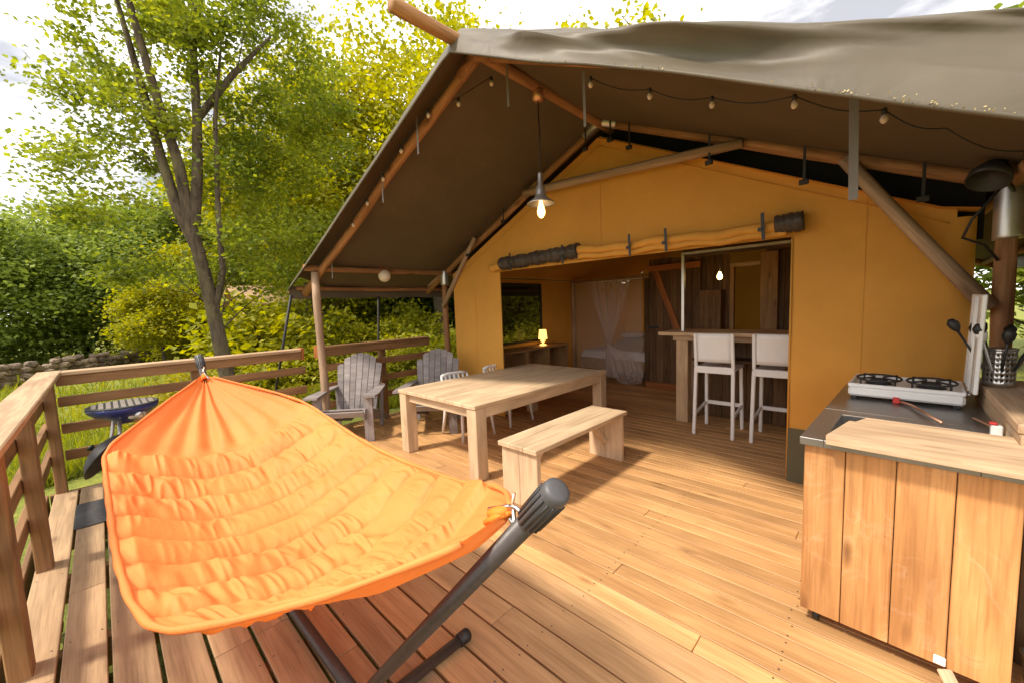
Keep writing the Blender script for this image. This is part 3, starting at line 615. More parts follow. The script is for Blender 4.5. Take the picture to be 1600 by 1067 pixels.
def net(name, zs, xl, xr, n=60, amp=.03):
    zz = np.linspace(zs[0], zs[-1], 40); l = np.interp(zz, zs[::-1] if zs[0] > zs[-1] else zs, xl[::-1] if zs[0] > zs[-1] else xl); r_ = np.interp(zz, zs[::-1] if zs[0] > zs[-1] else zs, xr[::-1] if zs[0] > zs[-1] else xr)
    k = np.linspace(0, 1, n); P = np.zeros((40, n, 3))
    P[..., 0] = l[:, None]+(r_-l)[:, None]*k; P[..., 1] = 6.90+amp*np.sin(k*38+2*np.sin(k*9))[None, :]; P[..., 2] = zz[:, None]
    link(name, grid_me(name, P), 'net', mn)
net('gathered_drape', [2.0, 1.3, .82, .74, .45, .12], [-4.45, -4.22, -4.06, -4.05, -4.08, -4.10], [-3.55, -3.78, -3.98, -4.0, -3.93, -3.85])
net('hanging_tail', [.76, .5, .25, .08, .02], [-4.02, -4.03, -3.98, -3.86, -3.75], [-3.98, -3.4, -3.30, -3.34, -3.5], amp=.02)
net('net_panel', [2.0, 1.0, .2], [-4.86, -4.86, -4.86], [-3.31, -3.31, -3.31], n=90, amp=.012)
mn.children[-1].data.materials.clear(); mn.children[-1].data.materials.append(M['netthin'])
tube('net_rod', [(-4.86, 6.90, 2.0), (-3.3, 6.90, 2.0)], .008, 'white', mn, 6)
lathe('knot', [(0, -.05), (.04, -.03), (.05, 0), (.04, .03), (0, .05)], 'net', mn, (-4.02, 6.90, .78), 12)
# side cabinet and table lamp
cb = root('sideboard', (-4.7, 5.4, 0), 'open wooden sideboard under the tent window', 'cabinet')
bx('top', (-4.92, 4.45, .80), (-4.50, 6.25, .84), 'cabinet', cb); bx('bottom_shelf', (-4.90, 4.47, .12), (-4.52, 6.23, .15), 'cabinet', cb)
for yy in (4.46, 5.05, 5.62, 6.19): bx('side_panel', (-4.91, yy, 0), (-4.51, yy+.045, .80), 'cabinet', cb)
bx('back_panel', (-4.93, 4.46, .1), (-4.915, 6.24, .8), 'cabinet', cb)
tl = root('table_lamp', (-4.68, 5.62, .84), 'small lit table lamp standing on the sideboard', 'lamp')
lathe('base', [(.06, 0), (.062, .02), (.02, .03), (.016, .06), (.045, .075), (.045, .10), (.014, .11), (.014, .15)], 'lampglow', tl, (-4.66, 5.66, .84), 18)
lathe('shade', [(.085, .12), (.083, .12), (.065, .29), (.063, .29)], 'lampglow', tl, (-4.66, 5.66, .84), 22)
# bar
br = root('bar_counter', (-1.4, 5.4, 0), 'wooden bar counter with thick top inside the tent opening', 'bar counter')
bx('counter_top', (-2.22, 5.08, 1.13), (.28, 5.72, 1.175), 'bar', br, .006); bx('front_rail', (-2.06, 5.17, 1.06), (.26, 5.22, 1.129), 'bar', br)
bx('leg', (-2.02, 5.17, 0), (-1.87, 5.30, 1.06), 'bar', br, .008); bx('leg', (-2.02, 5.52, 0), (-1.87, 5.66, 1.06), 'bar', br, .008); bx('leg', (.1, 5.17, 0), (.25, 5.3, 1.06), 'bar', br)
for k in range(15): bx('back_board', (-1.86+k*.14, 5.60, .02), (-1.86+k*.14+.137, 5.63, 1.10), 'darkwood', br)
bx('shelf', (-1.86, 5.28, .80), (.1, 5.595, .83), 'darkwood', br)
ff = root('serving_hatch_frame', (-1.4, 5.3, 1.2), 'slim pale metal frame standing on the bar counter', 'frame')
bx('upright', (-1.985, 5.25, 1.175), (-1.945, 5.29, 2.15), 'alu', ff); bx('head_bar', (-1.985, 5.25, 2.151), (.25, 5.29, 2.185), 'alu', ff); bx('head_board', (-1.985, 5.30, 2.12), (.25, 5.33, 2.40), 'darkwood', ff)

# ================================================================== FURNITURE
tb = root('dining_table', (-3.3, 3.35, 0), 'pale wooden dining table with thick square legs', 'table')
for k in range(7):
    xa = -3.96+k*(1.31/7); bx('top_board', (xa+.001, 2.24, .672), (xa+1.31/7-.001, 4.50, .71), 'table', tb, .004)
for px in (-3.955, -2.785):
    for py in (2.25, 4.36): bx('leg', (px, py, 0), (px+.13, py+.13, .671), 'table', tb, .005)
for px in (-3.93, -2.70): bx('apron', (px, 2.385, .575), (px+.035, 4.355, .671), 'table', tb)
for py in (2.29, 4.42): bx('apron', (-3.82, py, .575), (-2.79, py+.035, .671), 'table', tb)
bn = root('bench', (-2.08, 2.86, 0), 'pale wooden bench with panel ends beside the dining table', 'bench')
for k in range(3): bx('seat_board', (-2.29+k*.137+.001, 2.16, .462), (-2.29+k*.137+.136, 3.57, .50), 'table', bn)
for py in (2.19, 3.48):
    for k in range(2): bx('end_panel', (-2.275+k*.19+.001, py, 0), (-2.275+k*.19+.189, py+.045, .461), 'table', bn)
bx('stretcher', (-2.10, 2.236, .38), (-2.06, 3.479, .461), 'table', bn)
plank('brace', (-2.08, 3.478, .16), (-2.08, 3.20, .43), .045, .045, 'table', bn); plank('brace', (-2.08, 2.237, .16), (-2.08, 2.51, .43), .045, .045, 'table', bn)

# slatted armchair, front towards -y, built at the origin
def armchair(label):
    o = root('slatted_armchair', (0, 0, 0), label, 'armchair', 'grey slatted armchairs by the railing')
    for s in (-1, 1):
        poly('side_rail', [(s*.262-.012, -.36, .30), (s*.262-.012, -.30, .40), (s*.262-.012, .30, .235), (s*.262-.012, .86, .03), (s*.262-.012, .86, .0), (s*.262-.012, .74, .0), (s*.262-.012, .2, .15)], .024, 'greywood', o, (1, 0, 0))
        bx('front_leg', (s*.30-.055, -.27, 0), (s*.30+.055, -.243, .56), 'greywood', o); bx('arm_bracket', (s*.318-.012, -.242, .40), (s*.318+.012, -.12, .56), 'greywood', o)
        poly('armrest', [(s*.255, -.36, .562), (s*.42, -.36, .562), (s*.43, -.20, .562), (s*.38, .30, .562), (s*.33, .46, .562), (s*.27, .46, .562), (s*.285, 0, .562)], .024, 'greywood', o)
        plank('back_leg', (s*.30, .43, .56), (s*.285, .36, .02), .05, .025, 'greywood', o, (0, 1, 0))
    for k in range(8):
        t_ = k/7
        y_, z_ = (-.385+.0*k, .0) if False else (-.35+t_*.62, .425-t_*.165)
        if k == 0: y_, z_ = -.375, .37
        a = math.atan2(-.165, .62) if k else -1.15
        d = Vector((0, math.cos(a), math.sin(a)))*.0
        n_ = Vector((0, -math.sin(a), math.cos(a)))
        plank('seat_slat', (-.285, y_, z_), (.285, y_, z_), .078, .022, 'greywood', o, n_)
    # fan of back slats
    tilt = R(24); by, bz = .26, .25
    up_ = Vector((0, math.sin(tilt), math.cos(tilt))); nb = Vector((0, -math.cos(tilt), math.sin(tilt)))
    hs = [.66, .755, .80, .815, .80, .755, .66]
    for k in range(7):
        x0 = (k-3)*.072; x1 = (k-3)*.088
        a = Vector((x0, by, bz)); e = Vector((x1, by, bz))+up_*hs[k]; ws = .064; wt = .082
        ex = Vector((1, 0, 0)); dl = (hs[min(6, k+1)]-hs[max(0, k-1)])/2*.5
        pts = [a-ex*ws/2, a+ex*ws/2, e+ex*wt/2+up_*dl*.45, e+up_*.008, e-ex*wt/2-up_*dl*.45]
        poly('back_slat', pts, .020, 'greywood', o, nb)
    for h, wd in ((.08, .52), (.42, .58), (.62, .56)):
        c = Vector((0, by, bz))+up_*h-nb*.014
        plank('back_rail', c-Vector((wd/2, 0, 0)), c+Vector((wd/2, 0, 0)), .026, .055, 'greywood', o, up_)
    return o
ac = armchair('grey slatted wooden armchair beside the canopy post, next to the hammock')
ac2 = copy_tree(ac); ac2['label'] = 'grey slatted wooden armchair between the dining table and the tent wall'
ac.location = (-4.98, 2.13, 0); ac.rotation_euler = (0, 0, R(48))
ac2.location = (-4.38, 2.98, 0); ac2.rotation_euler = (0, 0, R(44))

# white resin chair, front towards -y
def resin_chair(label):
    o = root('resin_chair', (0, 0, 0), label, 'chair', 'white chairs at the dining table')
    for s in (-1, 1):
        tube('front_leg', [(s*.205, -.19, .44), (s*.215, -.20, .25), (s*.235, -.225, 0)], [.022, .021, .015], 'white', o, 8)
        tube('back_leg', [(s*.20, .20, .45), (s*.205, .22, .25), (s*.225, .27, 0)], [.022, .021, .015], 'white', o, 8)
        tube('back_upright', [(s*.20, .20, .45), (s*.205, .235, .60), (s*.19, .285, .79)], [.022, .018, .016], 'white', o, 8)
    n = 15; P = np.zeros((n, n, 3))
    for i in range(n):
        for j in range(n):
            u, v_ = i/(n-1)*2-1, j/(n-1)*2-1
            P[i, j] = (u*.225*(1-.05*v_*v_), v_*.22, .452-.018*(1-u*u)*(1-v_*v_)-.012*(abs(u)**6+abs(v_)**6))
    seat = link('seat', grid_me('seat', P), 'white', o); md = seat.modifiers.new('thick', 'SOLIDIFY'); md.thickness = .016
    tube('seat_rim', [(-.22, -.215, .44), (.22, -.215, .44), (.22, .215, .44), (-.22, .215, .44), (-.22, -.215, .44)], .013, 'white', o, 8)
    tube('top_rail', [(-.19, .285, .79), (-.10, .30, .808), (.10, .30, .808), (.19, .285, .79)], .02, 'white', o, 8)
    for k in range(5): tube('back_slat', [((k-2)*.065, .205, .46), ((k-2)*.066, .25, .62), ((k-2)*.066, .298, .80)], .013, 'white', o, 6)
    return o
rc = resin_chair('white resin chair pushed under the table, on the side away from the bench')
rc2 = copy_tree(rc); rc.scale = rc2.scale = (1, 1, .93); rc.location = (-3.80, 3.10, 0); rc.rotation_euler = (0, 0, R(84)); rc2.location = (-3.80, 3.84, 0); rc2.rotation_euler = (0, 0, R(92))

# bar stool: back towards -y, built at the origin
def stool(label):
    o = root('bar_stool', (0, 0, 0), label, 'bar stool', 'white bar stools at the counter')
    for s in (-1, 1):
        plank('back_leg', (s*.205, -.245, 0), (s*.195, -.205, .80), .038, .036, 'white', o, (0, 1, 0), .008)
        plank('back_upright', (s*.195, -.205, .80), (s*.192, -.255, 1.19), .036, .032, 'white', o, (0, 1, 0), .008)
        plank('front_leg', (s*.20, .235, 0), (s*.19, .19, .77), .038, .036, 'white', o, (0, 1, 0), .008)
        plank('side_footrest', (s*.20, -.225, .24), (s*.196, .215, .30), .024, .032, 'white', o)
    plank('front_footrest', (-.2, .215, .30), (.2, .215, .30), .028, .045, 'white', o); plank('rear_footrest', (-.2, -.225, .27), (.2, -.225, .27), .022, .03, 'white', o) if False else None
    bx('seat', (-.215, -.20, .765), (.215, .225, .80), 'white', o, .012); bx('seat_apron', (-.20, -.222, .735), (.20, -.19, .815), 'white', o, .006)
    n = 11; P = np.zeros((n, 7, 3))
    for i in range(n):
        for j in range(7):
            u = i/(n-1)*2-1; v_ = j/6; P[i, j] = (u*.178, -.215-.040*v_-.02*(1-u*u), .865+.325*v_)
    bk = link('backrest', grid_me('backrest', P), 'white', o); md = bk.modifiers.new('thick', 'SOLIDIFY'); md.thickness = .02
    return o
st = stool('white bar stool standing nearer the bar counter end and its thick leg')
st2 = copy_tree(st); st2['label'] = 'white bar stool at the counter, partly hidden by the mustard tent wall'
st.location = (-1.455, 5.02, 0); st.rotation_euler = (0, 0, R(2)); st2.location = (-.87, 5.07, 0); st2.rotation_euler = (0, 0, R(2))

# ================================================================== OUTDOOR KITCHEN
kt = root('outdoor_kitchen', (.05, 3.0, 0), 'wooden outdoor kitchen block with steel worktop and board panels', 'kitchen counter')
KR = Matrix.Rotation(R(-2.5), 4, 'Z'); KO = Vector((-.272, 2.24, 0))
def K(x, y, z): return KO + (KR @ Vector((x, y, z)))
def kbox(name, lo, hi, mat, parent=None, bev=.004):
    lo, hi = Vector(lo), Vector(hi); d = hi-lo; ax = max(range(3), key=lambda i: d[i]); c = (lo+hi)/2; h = Vector((0, 0, 0)); h[ax] = d[ax]/2
    o3 = [i for i in range(3) if i != ax]; a, b_ = K(*(c-h)), K(*(c+h))
    if ax == 2: return plank(name, a, b_, d[0], d[1], mat, parent, KR @ Vector((0, 1, 0)), bev)
    if ax == 0: return plank(name, a, b_, d[1], d[2], mat, parent, (0, 0, 1), bev)
    return plank(name, a, b_, d[0], d[2], mat, parent, (0, 0, 1), bev)
ws = [.150, .163, .167, .163]; xk = -.005
for wv in ws:
    kbox('front_board', (xk+.0016, 0, .075+.0), (xk+wv-.0016, .024, .893), 'kitchen', kt, .003); xk += wv
for k in range(8): kbox('side_board', (-.004, .026+k*.192, .075), (.018, .026+k*.192+.188, .893), 'kitchen', kt, .003)
for k in range(8): kbox('side_board', (.612, .026+k*.192, .075), (.636, .026+k*.192+.188, .893), 'kitchen', kt, .003)
kbox('bottom_shelf', (.02, .03, .09), (.61, 1.55, .12), 'kitchen', kt); kbox('back_panel', (.02, 1.55, .08), (.61, 1.57, .89), 'kitchen', kt)
for cx in (.05, .58):
    for cy in (.07, 1.48):
        cs = lathe('castor', [(0, -.012), (.030, -.012), (.032, 0), (.030, .012), (0, .012)], 'black', kt, K(cx, cy, .032), 16, axis=KR @ Vector((1, 0, 0))); kbox('castor_fork', (cx-.02, cy-.02, .04), (cx+.02, cy+.02, .089), 'steel', cs, .004)
# worktop with a sink opening
zt0, zt1 = .895, .93
for nm, lo, hi in (('worktop', (-.018, -.03, zt0), (.07, .62, zt1)), ('worktop', (.07, -.03, zt0), (.53, .10, zt1)), ('worktop', (.07, .52, zt0), (.53, .62, zt1)), ('worktop', (.53, -.03, zt0), (.655, .62, zt1))):
    kbox(nm, lo, hi, 'worktop', kt, .002)
kbox('worktop', (-.018, .6205, zt0), (.655, 1.58, zt1), 'worktop', kt, .002)
sk = kbox('sink_bottom', (.07, .10, .76), (.53, .52, .765), 'steel', kt, .001)
for lo, hi in (((.066, .10, .76), (.071, .52, .929)), ((.529, .10, .76), (.534, .52, .929)), ((.071, .096, .76), (.529, .101, .929)), ((.071, .519, .76), (.529, .524, .929))): kbox('sink_wall', lo, hi, 'steel', sk, .001)
cv = root('sink_cover_plank', K(.4, .15, .93), 'thick pale wooden plank laid over the sink on the kitchen worktop', 'plank')
poly('plank_board', [K(.085, -.085, .932), K(1.05, -.10, .932), K(1.05, .215, .932), K(.13, .235, .932)], .040, 'plank', cv)
o = cv.children[0]
poly('plank_board', [K(.155, .238, .932), K(1.05, .218, .932), K(1.05, .33, .932), K(.185, .345, .932)], .040, 'plank', cv)
# small knob at the plank's underside and a wooden foot lever
kbox('lower_tab', (.44, -.012, .085), (.475, -.001, .12), 'enamel', kt, .003); plank('prop_stick', K(.47, -.03, .09), K(.53, -.10, 0), .05, .015, 'plank', kt)
# tap rod and valve lying on the worktop
tp = root('tap_hose', K(.4, .75, .93), 'thin copper tap rod lying across the steel worktop', 'tap')
tube('rod', [K(.27, .98, .945), K(.33, .90, .945), K(.44, .56, .945)], .007, 'copper', tp, 8); bx('valve', K(.25, .96, .931), K(.25, .96, .931)+Vector((.03, .03, .035)), 'red', tp)
vl = root('gas_valve', K(.62, .55, .93), 'small red and white gas valve on the worktop edge by the shelf', 'valve')
bx('valve_body', K(.585, .47, .931), K(.585, .47, .931)+Vector((.035, .035, .05)), 'enamel', vl); bx('valve_lever', K(.58, .47, .982), K(.58, .47, .982)+Vector((.025, .03, .012)), 'red', vl)
tube('gas_pipe', [K(.55, .75, .945), K(.59, .60, .95), K(.60, .50, .955)], .006, 'copper', vl, 6)
# stove
sv = root('gas_stove', (.05, 3.5, .93), 'white two-burner gas stove standing on the steel worktop', 'stove')
def S(x, y, z): return Vector((-.185, 3.22, .93)) + (Matrix.Rotation(R(-2.5), 4, 'Z') @ Vector((x, y, z)))
def sbox(name, lo, hi, mat, parent, bev=.004):
    lo, hi = Vector(lo), Vector(hi); c = (lo+hi)/2; d = hi-lo
    me = box_me(name, *d, bev); Mw = Matrix.Rotation(R(-2.5), 4, 'Z'); Mw.translation = S(*c); return link(name, me, mat, parent, Mw)
bdy = sbox('body', (0, 0, .02), (.49, .40, .075), 'enamel', sv, .012)
for lo, hi in (((0, 0, .076), (.49, .014, .098)), ((0, .386, .076), (.49, .40, .098)), ((0, .0145, .076), (.014, .3855, .098)), ((.476, .0145, .076), (.49, .3855, .098))): sbox('rim', lo, hi, 'enamel', bdy, .003)
for fx in (.03, .46):
    for fy in (.03, .37): sbox('foot', (fx-.015, fy-.015, 0), (fx+.015, fy+.015, .0205), 'black', sv, .003)
for bxx in (.13, .36):
    bu = lathe('burner', [(0, .03), (.03, .03), (.042, .022), (.045, .005), (.065, .0), (.065, -.004), (0, -.004)], 'castiron', sv, S(bxx, .2, .080), 18)
    for k in range(4):
        a = k*math.pi/2+.78; tube('grate_bar', [S(bxx+.03*math.cos(a), .2+.03*math.sin(a), .118), S(bxx+.11*math.cos(a), .2+.14*math.sin(a), .118), S(bxx+.11*math.cos(a), .2+.15*math.sin(a), .08)], .006, 'castiron', bu, 6)
    tube('grate_ring', [S(bxx+.105*math.cos(a), .2+.15*math.sin(a), .112) for a in np.linspace(0, 2*math.pi, 17)], .006, 'castiron', bu, 6)
for kx in (.1, .39): lathe('knob', [(.018, 0), (.018, .022), (.013, .028), (0, .028)], 'enamel', sv, S(kx, -.0005, .05), 14, axis=(0, -1, 0)) if False else None
# standing lid, hinged along the stove's right side
ld = plank('lid', S(.512, .20, .09), S(.525, .20, .62), .40, .018, 'enamel', sv, (1, 0, 0), .004)
for yy in (.07, .2, .33): tube('lid_rib', [S(.500, yy, .10), S(.512, yy, .61)], .006, 'enamel', ld, 6)
tube('hinge', [S(.50, .02, .085), S(.50, .38, .085)], .009, 'steel', sv, 8)
# raised shelf at the right
sh = root('side_shelf', (.6, 3.0, 0), 'raised thick wooden shelf along the right side of the kitchen', 'shelf')
bx('shelf_board', (.372, 2.45, 1.01), (.78, 3.62, 1.052), 'plank', sh, .006); plank('shelf_face', (.392, 2.42, .965), (.392, 3.62, .965), .032, .088, 'plank', sh)
for py in (2.55, 3.5): bx('bracket', (.42, py, .0), (.47, py+.05, 1.009), 'darkwood', sh)
for k in range(8): bx('back_board', (.80, 2.3+k*.2, -.05), (.825, 2.3+k*.2+.17, 1.75), 'darkwood', sh)
for k, (xx, yy) in enumerate(((.66, 3.86), (.78, 3.62))): bx('upright', (xx, yy, 0), (xx+.085, yy+.10, 2.4), 'pole', sh)
up = root('utensil_pot', (.43, 3.36, 1.052), 'perforated steel pot full of black kitchen utensils on the shelf', 'utensil pot')
def pot(name):
    bm = bmesh.new(); n = 40; r_ = .060; zs = [0, .02]+[.03+.0137*k for k in range(12)]+[.20]
    vs = [[bm.verts.new((r_*math.cos(2*math.pi*k/n), r_*math.sin(2*math.pi*k/n), z)) for k in range(n)] for z in zs]
    for i in range(len(zs)-1):
        for k in range(n):
            if 2 <= i <= 12 and i % 2 == 0 and k % 2 == 0: continue
            bm.faces.new((vs[i][k], vs[i][(k+1) % n], vs[i+1][(k+1) % n], vs[i+1][k]))
    bm.faces.new(vs[0][::-1]); return bm_done(bm, name, True)
po = link('pot', pot('pot'), 'steel', up, Matrix.Translation((.43, 3.36, 1.053))); md = po.modifiers.new('thick', 'SOLIDIFY'); md.thickness = .003
lathe('pot_rim', [(.060, .195), (.064, .198), (.064, .206), (.060, .208)], 'steel', up, (.43, 3.36, 1.053), 28)
for k in range(11):
    a = random.random()*6.28; l = random.uniform(.24, .33); tl_ = Vector((math.cos(a)*.5, math.sin(a)*.5, 1)).normalized()
    b0 = Vector((.43+.02*math.cos(a), 3.36+.02*math.sin(a), 1.07)); e = b0+tl_*l; mt = 'enamel' if k == 2 else ('steel' if k == 5 else 'black')
    ut = root('utensil', tuple(b0), ['black kitchen utensil sticking out of the steel pot', 'white kitchen spoon sticking out of the steel pot', 'steel kitchen spoon sticking out of the steel pot'][1 if k == 2 else 2 if k == 5 else 0], 'utensil', 'utensils in the pot')
    tube('handle', [b0, e], .006, mt, ut, 6); hd_ = tl_.cross(Vector((0, 0, 1))).normalized()
    tube('head', [e-tl_*.005, e+tl_*.02, e+tl_*.05, e+tl_*.075], [.007, .022, .026, .010], mt, ut, 8)
bk = root('bucket', (.62, 2.33, 0), 'small grey metal bucket on the deck beside the kitchen block', 'bucket')
lathe('bucket_body', [(.075, 0), (.09, .16), (.094, .165), (.086, .165), (.072, .01), (0, .01)], 'steel', bk, (.50, 2.38, 0), 20)

# ================================================================== GRILL
gr = root('grill', (-5.15, .08, 0), 'blue portable gas grill with grey griddle plate by the railing corner', 'grill')
gc = Vector((-5.15, .085, .80))
lathe('grill_bowl', [(0, -.16), (.06, -.16), (.075, -.13), (.20, -.075), (.243, -.03), (.25, 0), (.243, .004), (0, -.01)], 'blue', gr, gc, 36)
gp = lathe('griddle_plate', [(.246, .0), (.250, .014), (.236, .02), (.228, .012), (0, .012)], 'castiron', gr, gc, 36)
for k in range(9):
    yy = (k-4)*.048; hl = math.sqrt(max(.001, .222**2-yy*yy)); bx('griddle_rib', (gc.x-hl, gc.y+yy-.017, gc.z+.0125), (gc.x+hl, gc.y+yy+.017, gc.z+.022), 'griddle', gp, .003)
for a in (100, 220, 340):
    p = Vector((.10*math.cos(R(a)), .10*math.sin(R(a)), 0)); q = Vector((.27*math.cos(R(a)), .27*math.sin(R(a)), 0))
    tube('leg', [gc+p+Vector((0, 0, -.09)), gc+q*.75+Vector((0, 0, -.45)), Vector((gc.x, gc.y, 0))+q+Vector((0, 0, .012))], .014, 'alu', gr, 8)
lathe('control_knob', [(.032, 0), (.034, .03), (.026, .05), (0, .05)], 'alu', gr, gc+Vector((.19, .08, -.075)), 16, axis=(.9, .35, -.1))
bx('control_box', tuple(gc+Vector((.10, .02, -.11))), tuple(gc+Vector((.19, .14, -.055))), 'alu', gr, .01)
gl2 = root('domed_cover', (-4.9, -.1, .3), 'black domed metal cover leaning against the grill legs', 'cover')
lathe('lid_dome', [(.0, .11), (.08, .10), (.16, .065), (.215, .015), (.225, 0), (.215, .004), (.15, .055), (.07, .088), (0, .096)], 'black', gl2, (-4.98, -.05, .40), 32, axis=(-.35, -.72, .60))
lathe('lid_handle', [(.018, 0), (.018, .03), (.03, .035), (.03, .05), (0, .055)], 'black', gl2, Vector((-4.98, -.05, .40))+Vector((-.35, -.72, .60)).normalized()*.10, 12, axis=(-.35, -.72, .60))
mt = root('grill_mat', (-4.65, -.1, 0), 'dark grey bag lying flat on the deck below the grill', 'bag')
P = np.array([[(x, y, .006+.035*(1-u*u)*(1-v_*v_)+.012*float(vnoise(x, y, 9))) for v_, y in zip(np.linspace(-1, 1, 22), np.linspace(-.28, .12, 22))] for u, x in zip(np.linspace(-1, 1, 26), np.linspace(-5.05, -4.45, 26))])
link('bag_body', grid_me('bag_body', P), 'mat', mt)

# ================================================================== HAMMOCK AND STAND
hs_ = root('hammock_stand', (-2.3, .57, 0), 'dark steel hammock stand with angled arms and rubber feet', 'hammock stand')
AT, BT = Vector((-.455, .585, 1.224)), Vector((-4.11, .54, 1.27))
AB, BB = Vector((-1.47, .577, .055)), Vector((-3.12, .552, .055))
for top, bot, ft in ((AT, AB, -1.41), (BT, BB, -3.16)):
    d = (top-bot).normalized()
    tube('arm', [bot-d*.0, bot+d*.06, top-d*.09], .0225, 'stand', hs_, 20)
    cp_ = link('end_cap', pyd('end_cap', *tube_data([top-d*.125, top-d*.12, top-d*.01, top, top+d*.004], [.025, .027, .029, .027, .018], 24)), 'standcap', hs_)
    s = d.orthogonal().normalized(); q = d.cross(s)
    for k in range(14):
        a = 2*math.pi*k/14; r_ = s*math.cos(a)+q*math.sin(a)
        tube('cap_rib', [top-d*.115+r_*.027, top-d*.02+r_*.029], .0034, 'black', cp_, 5)
    tube('foot_bar', [(ft, .07, .034), (ft, 1.05, .034)], .024, 'stand', hs_, 16)
    for yy in (.04, 1.09):
        s2 = 1 if yy > .5 else -1; tube('foot_cap', [(ft, yy-s2*.06, .034), (ft, yy-s2*.01, .034), (ft, yy, .034)], [.029, .030, .022], 'black', hs_, 16)
tube('base_beam', [AB, BB], .026, 'stand', hs_, 16); tube('base_joint', [(-2.2, .565, .055), (-2.45, .562, .055)], .030, 'black', hs_, 16)
hm = root('hammock', (-2.3, .57, .6), 'orange quilted cloth hammock slung on the steel stand', 'hammock')
A_, B_ = Vector((-.60, .585, 1.13)), Vector((-3.97, .54, 1.13))
ku = [0, .02, .06, .10, .16, .205, .24, .30, .4, .5, .6, .7, .78, .82, .87, .93, .975, 1]
kyn = [.575, .50, .41, .315, .165, .055, .015, -.015, -.035, -.045, -.05, -.055, -.055, -.02, .10, .30, .465, .535]
kzn = [1.125, 1.06, .985, .915, .835, .790, .765, .745, .715, .705, .715, .755, .81, .845, .90, 1.01, 1.09, 1.13]
kyf = [.595, .67, .79, .87, .985, 1.04, 1.07, 1.10, 1.12, 1.13, 1.13, 1.12, 1.09, 1.05, .94, .75, .61, .545]
kzf = [1.125, 1.085, 1.035, .985, .89, .83, .795, .765, .735, .73, .75, .80, .86, .90, .96, 1.04, 1.10, 1.13]
kzc = [1.11, 1.04, .945, .855, .735, .655, .61, .55, .49, .475, .49, .545, .63, .69, .785, .92, 1.05, 1.11]
def sm(k, v):
    u = np.linspace(0, 1, 1001); y = np.interp(u, k, v); g = np.exp(-np.linspace(-2.5, 2.5, 41)**2); g /= g.sum()
    return u, np.convolve(np.pad(y, 20, mode='reflect', reflect_type='odd'), g, 'valid')
def cv_(k, v, u): a, b_ = sm(k, v); return np.interp(u, a, b_)
nu, nv = 420, 220
u = np.linspace(0, 1, nu); v_ = np.linspace(-1, 1, nv); U, V = np.meshgrid(u, v_, indexing='ij')
yn, zn, yf_, zf, zc = (cv_(ku, a, u)[:, None] for a in (kyn, kzn, kyf, kzf, kzc))
Xh = A_.x+(B_.x-A_.x)*U + .0*V
# ends: hem of the gathered cloth curves
yy = (yn+yf_)/2+(yf_-yn)/2*V; ze = zn+(zf-zn)*(V+1)/2; sagz = (zn+zf)/2-zc
Zh = ze - sagz*(1-np.abs(V)**2.2)
width = np.clip((yf_-yn)/1.1, .05, 1)
inner = np.clip((1-np.abs(V))/.10, 0, 1)
band = (U-.115)/(.800-.115)*9 + .10*np.sin(V*2.2+U*9)
quil = np.clip(np.minimum((U-.115)/.015, (.800-U)/.015), 0, 1)
fb = band-np.floor(band); puff = (np.abs(np.sin(np.pi*fb))**.45)*quil*inner
rdg = lambda a: .5-2*np.abs(a)
wrk = rdg(vnoise(band*.9+9+V*2, V*9+band*.8+np.floor(band)*3.1, 1.0, 3))*.022+rdg(vnoise(band*1.3-V*3, V*19+np.floor(band)*7.3, 1.0, 7))*.013
seam = 1-np.abs(2*fb-1)**1.5
msk = np.clip(.75+1.6*vnoise(U*6, V*3, 1.0, 33), .15, 1.4)
Zh += .060*puff*(.8+.5*vnoise(U*9, V*2.2, 1.0, 14)) + 1.5*msk*wrk*quil*inner*(.5+.5*seam)
endz = np.clip(np.maximum((.12-U)/.03, (U-.795)/.03), 0, 1)
pl_ = (.010*np.sin(V*13+2*np.sin(V*5))+.007*np.sin(V*23+1.3)+.010*vnoise(V*7, U*9, 1.0, 4))*endz*(.4+width)
Zh += pl_; Zh += .010*vnoise(U*14, V*5, 1.0, 11)*inner
